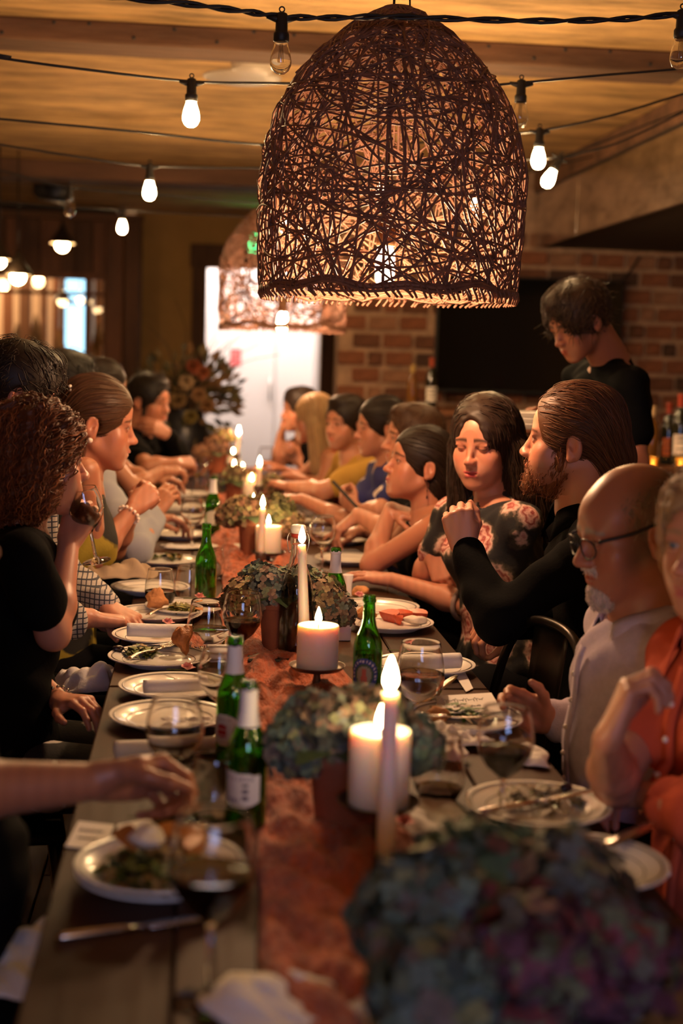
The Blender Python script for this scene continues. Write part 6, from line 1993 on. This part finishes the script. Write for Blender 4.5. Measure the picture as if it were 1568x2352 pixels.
PEOPLE['pearl'] = person('woman with brown hair half tied back, yellow and black top and pearl bracelet, hands clasped', (222, 972, 4.05), 4, -9, dy=.15, fem=True, hs=1.09, skin=SK_B, haircol=(.075, .032, .014), hair=H_half, byaw=6, h=.0024, lean=.10,
    arms=[dict(side=1, elbow=(218, 1282, 3.96), wrist=(308, 1166, 4.1), tip=(362, 1118, 4.16), palm=(-.1, .9, -.4), pose='grip'), dict(side=-1, elbow=(262, 1262, 4.42), wrist=(312, 1150, 4.26), tip=(352, 1112, 4.2), palm=(.1, -.9, -.3), pose='grip')],
    shoulders={1: (196, 1082, 3.9)}, sleeve='halter', clothmat=M_cloth['yellow_black'], face=dict(eye_open=.55, lip=(.38, .11, .09), nose=1.05))
PEOPLE['greyblue'] = person('man with short black hair in a pale grey-blue shirt behind the woman with clasped hands', (152, 892, 5.2), 15, -6, dy=-.1, skin=SK_B, haircol=(.012, .009, .008), hair=short_hair((.012, .009, .008), .018, 400, len=.05, lift=.012, seed=25), byaw=5, h=.0032, lean=.12,
    arms=[dict(side=1, elbow=(312, 1262, 4.82), wrist=(352, 1180, 5.02), tip=(372, 1150, 5.05), palm=(0, .5, -1), pose='relaxed'), dict(side=-1, elbow=(260, 1220, 5.5), wrist=(340, 1190, 5.4), tip=(380, 1190, 5.4), palm=(0, 0, -1), pose='relaxed')],
    shoulders={1: (225, 1105, 4.95)}, clothmat=M_cloth['grey_blue'])
PEOPLE['dark'] = person('dark-haired woman mostly hidden, bare arm behind the clasped hands, at the left side', (236, 893, 6.0), 20, -6, fem=True, skin=SK_B, haircol=DK, hair=dict(H_bob, n=300, seed=26), byaw=5, h=.0035, lean=.12,
    arms=[dict(side=1, elbow=(306, 1120, 5.8), wrist=(372, 1082, 5.95), tip=(412, 1078, 6.0), palm=(0, .3, -1), pose='relaxed'), dict(side=-1, elbow=(300, 1090, 6.3), wrist=(350, 1100, 6.2), tip=(390, 1100, 6.2), palm=(0, 0, -1), pose='relaxed')],
    sleeve='tank', clothmat=M_cloth['charcoal'])
PEOPLE['far'] = person('bearded man in black with a hand at his chest by the big flower arrangement', (342, 921, 7.2), -30, -6, hs=1.06, skin=SK_B, haircol=(.014, .010, .008), hair=short_hair((.014, .010, .008), .016, 350, seed=27), byaw=-10, h=.0032, lean=.10,
    arms=[dict(side=1, elbow=(340, 1072, 6.7), wrist=(402, 1064, 6.75), tip=(448, 1062, 6.8), palm=(0, .6, -.7), pose='grip', sleeve='short'), dict(side=-1, elbow=(412, 1050, 7.25), wrist=(388, 1000, 7.1), tip=(330, 968, 7.05), palm=(0, .7, -.5), pose='relaxed', sleeve='long')],
    clothmat=M_cloth['black'], face=dict(eye_open=.6, brow_w=1.2), beard=beard_spec((.018, .012, .009), .014, 400))


# ---- worn details
def head_pt(k, p):
    q = PEOPLE[k]
    return q['M'] @ (np.array(p) * q['hs']) + q['C']


M_pearl = mat('pearl', (.85, .72, .62), .2)
M_gold = mat('gold_jewellery', (.70, .42, .16), .25, metal=1.0)
q = PEOPLE['older']
mb = MB()
for s in (-1, 1):
    mb.tube(smooth_path([head_pt('older', (s * .064, .090, .010)), head_pt('older', (s * .079, .030, .014)), head_pt('older', (s * .086, -.015, .022)), head_pt('older', (s * .080, -.050, .008))], 14), [.0032] * 10 + [.004] * 4, 8)
    mb.tube([head_pt('older', (s * (.034 + .027 * math.cos(a)), .104 - .008 * abs(math.cos(a)) * (1 if math.cos(a) > 0 else .2), -.004 + .0185 * math.sin(a))) for a in np.linspace(0, 2 * math.pi, 24, endpoint=False)], .0016, 6, closed=True)
mb.tube([head_pt('older', (-.009, .112, .004)), head_pt('older', (0, .116, .007)), head_pt('older', (.009, .112, .004))], .0018, 6)
mb.build('eyeglasses', M_blackplastic, q['t'])
# shirt collar of the older man
def collar(k, m, h=.045, r=.070, gap=.5, spread=.03):
    q = PEOPLE[k]; n = 40; P = []
    R = np.array([q['rb'], q['fwd'], q['up']]).T
    for i, a in enumerate(np.linspace(gap, 2 * math.pi - gap, n)):
        a2 = a + math.pi / 2
        d = np.array([math.cos(a2), math.sin(a2), 0]); edge = abs(2 * i / (n - 1) - 1) ** 6
        P.append([q['N'] + R @ (d * r * np.array([1, 1.05, 1]) * k2 + np.array([0, .01, z_])) for k2, z_ in ((1.0, -.02), (.97, .018 - .02 * edge), (1.0, .026 - .02 * edge), (1.12, .012 - .02 * edge), (1.22 + spread * edge * 8, -.018 - h * edge))])
    MB().grid(np.array(P)).build('collar', m, q['t'], thick=.0025)
    return R


collar('older', M_cloth['fine_lavender'], .05, .078)
collar('coral', M_cloth['coral'], .06, .072)
collar('check', M_cloth['check'], .045, .074)
collar('slick', M_cloth['black'], .045, .074)
R = np.array([PEOPLE['older']['rb'], PEOPLE['older']['fwd'], PEOPLE['older']['up']]).T
# earrings, bracelets, ring
def earring(k, s, drop, m, r=.006):
    c = head_pt(k, (s * .083, -.010, -.043)); mb = MB(); mb.ball(c, r, 10)
    if drop: mb.tube([c, c - np.array([0, 0, drop])], .0011, 5); mb.ball(c - np.array([0, 0, drop]), (.003, .003, .006), 8); mb.ball(c - np.array([0, 0, drop * .6]), .0028, 8)
    mb.build('earring', m, PEOPLE[k]['t'])


earring('pearl', 1, 0, M_pearl, .0085); earring('chin', -1, .052, M_black, .003); earring('floral', -1, 0, M_pearl, .004)


def bracelet(k, a, b, u, r, m, beads=0, wd=.003, name='bracelet'):
    A, B = np.array(at(*a)), np.array(at(*b)); c = A + (B - A) * u; F = frame(B - A); mb = MB()
    pts = [c + r * (math.cos(t_) * F[0] + math.sin(t_) * F[1]) for t_ in np.linspace(0, 2 * math.pi, beads or 24, endpoint=False)]
    if beads:
        for p in pts: mb.ball(p, wd, 8)
    else: mb.tube(pts, wd, 6, closed=True)
    mb.build(name, m, PEOPLE[k]['t'])


bracelet('pearl', (218, 1282, 4.11), (308, 1166, 4.25), .86, .032, M_pearl, 14, .0058)
bracelet('floral', (1080, 1392, 4.04), (898, 1350, 4.28), .10, .043, mat('woven_band', (.25, .17, .16), .8), 0, .008)
bracelet('floral', (1080, 1392, 4.04), (898, 1350, 4.28), .97, .027, M_gold, 0, .0012)
bracelet('curly', (60, 1560, 3.35), (138, 1612, 3.07), .94, .030, M_silver, 16, .0042)
bracelet('far', (412, 1050, 7.25), (388, 1000, 7.1), .92, .034, M_black, 0, .008, 'wristwatch')
bracelet('coral', (1396, 1700, 1.95), (1432, 1606, 1.96), .98, .0125, M_gold, 0, .0016, 'ring')
# hair clip
mb = MB()
for k in range(5): mb.ball(head_pt('pearl', (.062 - .004 * k, -.068 - .004 * k, .045 + .010 * k)), .006, 8)
mb.build('hair_clip', M_pearl, PEOPLE['pearl']['t'])
# button placket of the two shirts that show one
def placket(k, m, lo=.08, hi=.92, n=7, wd=.014):
    q = PEOPLE[k]; V = q['V'] - q['PV']; L = np.linalg.norm(q['N'] - q['PV']); u, f, r = V @ q['up'], V @ q['fwd'], V @ q['rb']; pts = []
    for hgt in np.linspace(lo, hi, 24):
        s_ = (np.abs(u - hgt * L) < .02) & (np.abs(r) < .025)
        if s_.any(): i = np.argmax(np.where(s_, f, -9)); pts.append(q['PV'] + q['up'] * hgt * L + q['fwd'] * f[i] + q['rb'] * 0)
    if len(pts) < 6: return
    pts = np.array(pts); pts[1:-1] = (pts[:-2] + pts[1:-1] + pts[2:]) / 3
    MB().grid(np.array([[p - q['rb'] * wd + q['fwd'] * .0005, p + q['fwd'] * .0035, p + q['rb'] * wd + q['fwd'] * .0005] for p in pts])).build('placket', m, q['t'], thick=.002)
    for p in pts[2:-1:max(1, len(pts) // n)]: MB().ball(p + q['fwd'] * .005, (.0055, .0055, .0055), 10).build('button', mat('shirt_button', (.7, .62, .58), .35), q['t'])


placket('older', M_cloth['fine_lavender']); placket('coral', M_cloth['coral'])

# phone in the hand of the woman in blue
a, b = at(766, 1108, 5.46), at(822, 1168, 5.40)
F = frame(b - a, (0, 1, 0)); L = np.linalg.norm(b - a)
t = thing('smartphone', 'dark smartphone held up by the woman in the blue print shirt', 'phone', (a + b) / 2)
MB().box((-.006, -.034, -L / 2), (.006, .034, L / 2), R=F.T, c=(a + b) / 2, bev=.004).build('body', M_blackplastic, t, smooth=False)
MB().box((-.0065, -.030, -L / 2 + .006), (-.0055, .030, L / 2 - .006), R=F.T, c=(a + b) / 2).build('screen', MATS['phone_screen'], t, smooth=False)
# glasses in hands
def held(kind, base_px, rim_px, Y, label):
    a, b = at(*base_px, Y), at(*rim_px, Y - .02); F = frame(b - a, (0, 1, 0))
    m = Matrix([[*F.T[0]], [*F.T[1]], [*F.T[2]]])
    o = put(GS[kind], a, label, rot=m.to_euler(), scale=float(np.linalg.norm(b - a) / .192))
    return o


held('stem_clear', (222, 1290), (188, 1122), 3.17, 'tilted wine glass raised to the mouth of the curly-haired woman')
held('stem_clear', (672, 1080), (664, 1012), 7.78, 'wine glass lifted by the dark-haired man at the far right end')
g_ = dup(b4, at(258, 1150, 5.0) - np.array([0, 0, .0]), 0, 'green beer bottle tilted in a hand behind the woman with clasped hands', rot=(0, -.25, 0))

# ------------------------------------------------------------------ chairs
M_chair = mat('gunmetal_chair', (0.030, 0.024, 0.020), 0.32, metal=.85, noise=(14, .3))


def make_chair():
    t = thing('metal_chair', 'chair', 'chair')
    MB().box((-.18, -.175, .412), (.18, .175, .432), bev=.009).build('seat', M_chair, t, local=True)
    for sx in (-1, 1):
        for sy in (-1, 1):
            MB().tube([(sx * .15, sy * .15, .42), (sx * .19, sy * .19, 0)], [.016, .011], 8).build('leg', M_chair, t, local=True)
    # back: arch behind the sitter (local -y is the back)
    pts = smooth_path([(-.19, -.13, .42), (-.195, -.17, .62), (-.175, -.20, .78), (-.11, -.215, .865), (0, -.22, .885), (.11, -.215, .865), (.175, -.20, .78), (.195, -.17, .62), (.19, -.13, .42)], 40)
    MB().tube(pts, .0115, 8).build('back_frame', M_chair, t, local=True)
    sp = np.array([[(x_, -.165 - .055 * u - .012 * math.cos(x_ * 20), .45 + .425 * u) for x_ in np.linspace(-.055 - .02 * u, .055 + .02 * u, 7)] for u in np.linspace(0, 1, 12)])
    s = MB().grid(sp).build('splat', M_chair, t, local=True, thick=.003)
    MB().box((-.028, -.236, .775), (.028, -.222, .785)).build('slot', mat('slot_light', (.45, .36, .26), .5), s, local=True, smooth=False)
    MB().tube([(-.165, -.165, .25), (.165, -.165, .25)], .007, 6).build('stretcher', M_chair, t, local=True)
    return t


CH = make_chair()
A0 = at(1200, 1520, 2.98)
CH.location = (.585, 3.03, 0); CH.rotation_euler = (0, 0, math.radians(106)); CH['label'] = 'empty black metal chair with arched back between the two men at right'
CH['group'] = 'black metal chairs along the table'
SIT = dict(coral='the woman in coral', older='the older man with glasses', slick='the man with slicked-back hair', floral='the woman in the rose print top', chin='the woman with lifted chin', behind='the man half hidden in profile', blue='the woman in blue print',
           mustard='the man in mustard', blonde='the blonde woman', end='the man at the far right end', near='the person at the left edge', curly='the curly auburn-haired woman', check='the man in the checked shirt', pearl='the woman with the pearl bracelet',
           greyblue='the man in grey-blue', dark='the mostly hidden dark-haired woman', far='the bearded man by the flowers')
for k, who in SIT.items():
    q = PEOPLE[k]
    dup(CH, (q['PV'][0] - q['fb'][0] * .02, q['PV'][1] - q['fb'][1] * .02, 0), math.atan2(q['fb'][1], q['fb'][0]) - math.pi / 2, 'black metal chair that %s sits on' % who)

# plates carried by the server
for i, (dz, lb_) in enumerate(((0, 'lowest plate carried by the standing man'), (.018, 'middle plate carried by the standing man'), (.036, 'top plate carried by the standing man'))):
    c = at(1212, 985, 4.62); o = dup(PR_PLATE, c + np.array([0.03, 0, dz]), label=lb_)

# ------------------------------------------------------------------ big flower arrangement by the doorway
c = np.array([at(420, 980, 9.3)[0], 9.3, 0]); zb = at(420, 1010, 9.3)[2]
t = thing('plinth', 'dark timber plinth under the black vase by the doorway', 'plinth', c)
MB().box((-.16, -.16, 0), (.16, .16, zb - .26), c=c, bev=.01).build('column', M_wood_dark, t, smooth=False)
MB().box((-.19, -.19, zb - .26), (.19, .19, zb - .22), c=c, bev=.006).build('top', M_wood_dark, t, smooth=False)
c = c + np.array([0, 0, zb - .22])
t = thing('flower_arrangement', 'tall dried flower arrangement in a black vase left of the doorway', 'flower arrangement', c)
MB().lathe([(0, 0), (.09, 0), (.15, .08), (.17, .22), (.15, .34), (.12, .40), (.13, .42), (.115, .42), (.105, .38), (0, .36)], 28, c=c).build('vase', mat('black_ceramic', (.008, .009, .012), .35), t)
top = c + np.array([0, 0, .40])
mb = MB()
for k in range(420):
    d = unit((random.gauss(0, 1), random.gauss(0, .7), random.gauss(.6, .6))); R_ = random.uniform(.12, .36)
    q = top + d * np.array([R_, R_ * .8, R_ * .95]) + np.array([.02, 0, .05]); s = unit(np.cross(d, RNG.normal(size=3))); L = random.uniform(.05, .12)
    mb.add([q, q + d * L * .5 + s * L * .25, q + d * L, q + d * L * .5 - s * L * .25], [(0, 1, 2, 3)], col=np.array(random.choice(((.06, .055, .02), (.10, .07, .025), (.045, .04, .018), (.14, .075, .03)))) * random.uniform(.7, 1.3))
o = mb.build('foliage', M_leaf, t, vcol=True); o['kind'] = 'stuff'
for k, (dx, dz, col) in enumerate(((.06, .30, (.20, .04, .012)), (.12, .26, (.22, .06, .02)), (.02, .20, (.30, .20, .10)), (.10, .12, (.22, .11, .04)), (-.03, .08, (.14, .08, .025)), (.15, .05, (.17, .08, .025)), (.05, -.02, (.14, .10, .02)))):
    mb = MB(); cc = top + np.array([dx, -.22, dz])
    for j in range(26):
        a = j * 2.4; el = .1 + .05 * j; d = np.array([math.cos(a) * math.cos(el), -math.sin(el), math.sin(a) * math.cos(el)]); s = unit(np.cross(d, (0, 1, 0.1))); r = .055
        mb.add([cc, cc + d * r * .6 + s * r * .35, cc + d * r, cc + d * r * .6 - s * r * .35], [(0, 1, 2, 3)], col=np.array(col) * random.uniform(.7, 1.2))
    mb.build('bloom', M_petal, t, vcol=True)
for k in range(12):
    d = unit((random.uniform(-.5, 1.1), random.uniform(-.2, .2), random.uniform(.3, 1.3))); L = random.uniform(.4, .75)
    MB().tube(smooth_path([top, top + d * L * .6 + np.array([0, 0, .04]), top + d * L + RNG.normal(0, .05, 3)], 8), [.004] * 4 + [.002] * 4, 5).build('twig', mat('twig_bark', (.06, .035, .02), .9), t)

# ------------------------------------------------------------------ bottles on the bars
WB = [(0, .002), (.030, 0), (.037, .004), (.0375, .010), (.0375, .185), (.034, .205), (.020, .235), (.0145, .255), (.0138, .295), (.0155, .297), (.0155, .305), (.012, .308)]
M_bot = {'dark': mat('dark_wine_bottle', (.010, .012, .008), .08, coat=.4), 'amber': mat('amber_spirit_bottle', (.30, .13, .03), .1, trans=.5), 'clear': M_glass}


def wine_bottle(px, py_base, py_top, Y, kind, label, capcol=None, lab=None, group=None):
    b = at(px, py_base, Y); tp = at(px, py_top, Y); s = (tp[2] - b[2]) / .308
    t = thing('wine_bottle', label, 'bottle', b, group=group)
    c = b
    MB().lathe([(r * s, z * s) for r, z in WB] + [(0, .308 * s)], 24, c=c).build('glass', M_bot[kind], t)
    if capcol: MB().lathe([(.0148 * s, .25 * s), (.0152 * s, .262 * s), (.0148 * s, .297 * s), (.0165 * s, .298 * s), (.0165 * s, .309 * s), (0, .3095 * s)], 20, c=c).build('capsule', mat('capsule_%d' % int(capcol[0] * 1000), capcol, .4), t)
    if lab: 
        MB().lathe([(.0382 * s, .045 * s), (.0382 * s, .135 * s)], 20, c=c, a0=-2.6, a1=-.5).build('label', mat('label_%d_%d' % (int(lab[0] * 1000), int(lab[1] * 1000)), lab, .6), t)
        st = MB()
        for z_ in (.115, .095, .07): st.lathe([(.0385 * s, z_ * s), (.0385 * s, (z_ + .006) * s)], 10, c=c, a0=-2.2, a1=-.9)
        st.build('label_lines', M_ink, t)


zt = cz
wine_bottle(945, 938, 838, 8.97, 'amber', 'amber bottle on the back bar, left of the dark bottle by the television', (.45, .30, .08))
wine_bottle(988, 939, 822, 8.95, 'dark', 'dark bottle with a white label beside the television corner', (.38, .06, .02), (.70, .66, .58))
wine_bottle(1492, 1066, 932, 7.2, 'amber', 'pale necked amber bottle on the side counter behind the bald head', (.62, .42, .22))
wine_bottle(1530, 1067, 925, 7.25, 'dark', 'dark bottle with an orange label on the side counter', (.30, .04, .015), (.60, .13, .03))
wine_bottle(1556, 1068, 905, 7.15, 'dark', 'dark bottle with a red capsule at the right picture edge', (.42, .05, .02), (.60, .52, .48))
for px, lb_ in ((1499, 'small glowing yellow tealight at the left of the side counter'), (1562, 'small glowing yellow tealight at the right picture edge')):
    c = at(px, 1066, 7.05); c[2] = cz2
    t = thing('tealight', lb_, 'candle', c)
    MB().lathe([(0, 0), (.022, 0), (.026, .05), (.024, .05), (.020, .004), (0, .004)], 18, c=c).build('cup', mat('amber_cup', (.9, .5, .1), .2, trans=.6), t)
    flame(c + np.array([0, 0, .006]), .035, t)
# napkins and cloth on laps
cloth_heap(at(40, 2230, 1.93), 0, .09, .13, 'white napkin on the lap at the lower left corner', .05, seed=31)
q = PEOPLE['curly']
cloth_heap(at(200, 1555, 3.5) - np.array([0, 0, .03]), 0, .075, .085, 'white napkin on a lap left of the plate with roast chicken', .10, seed=32)
cloth_heap(at(270, 1330, 4.15), 0, .10, .10, 'beige cloth on the lap of the woman with clasped hands', .06, seed=33, m=mat('beige_linen', (.33, .24, .16), .9))
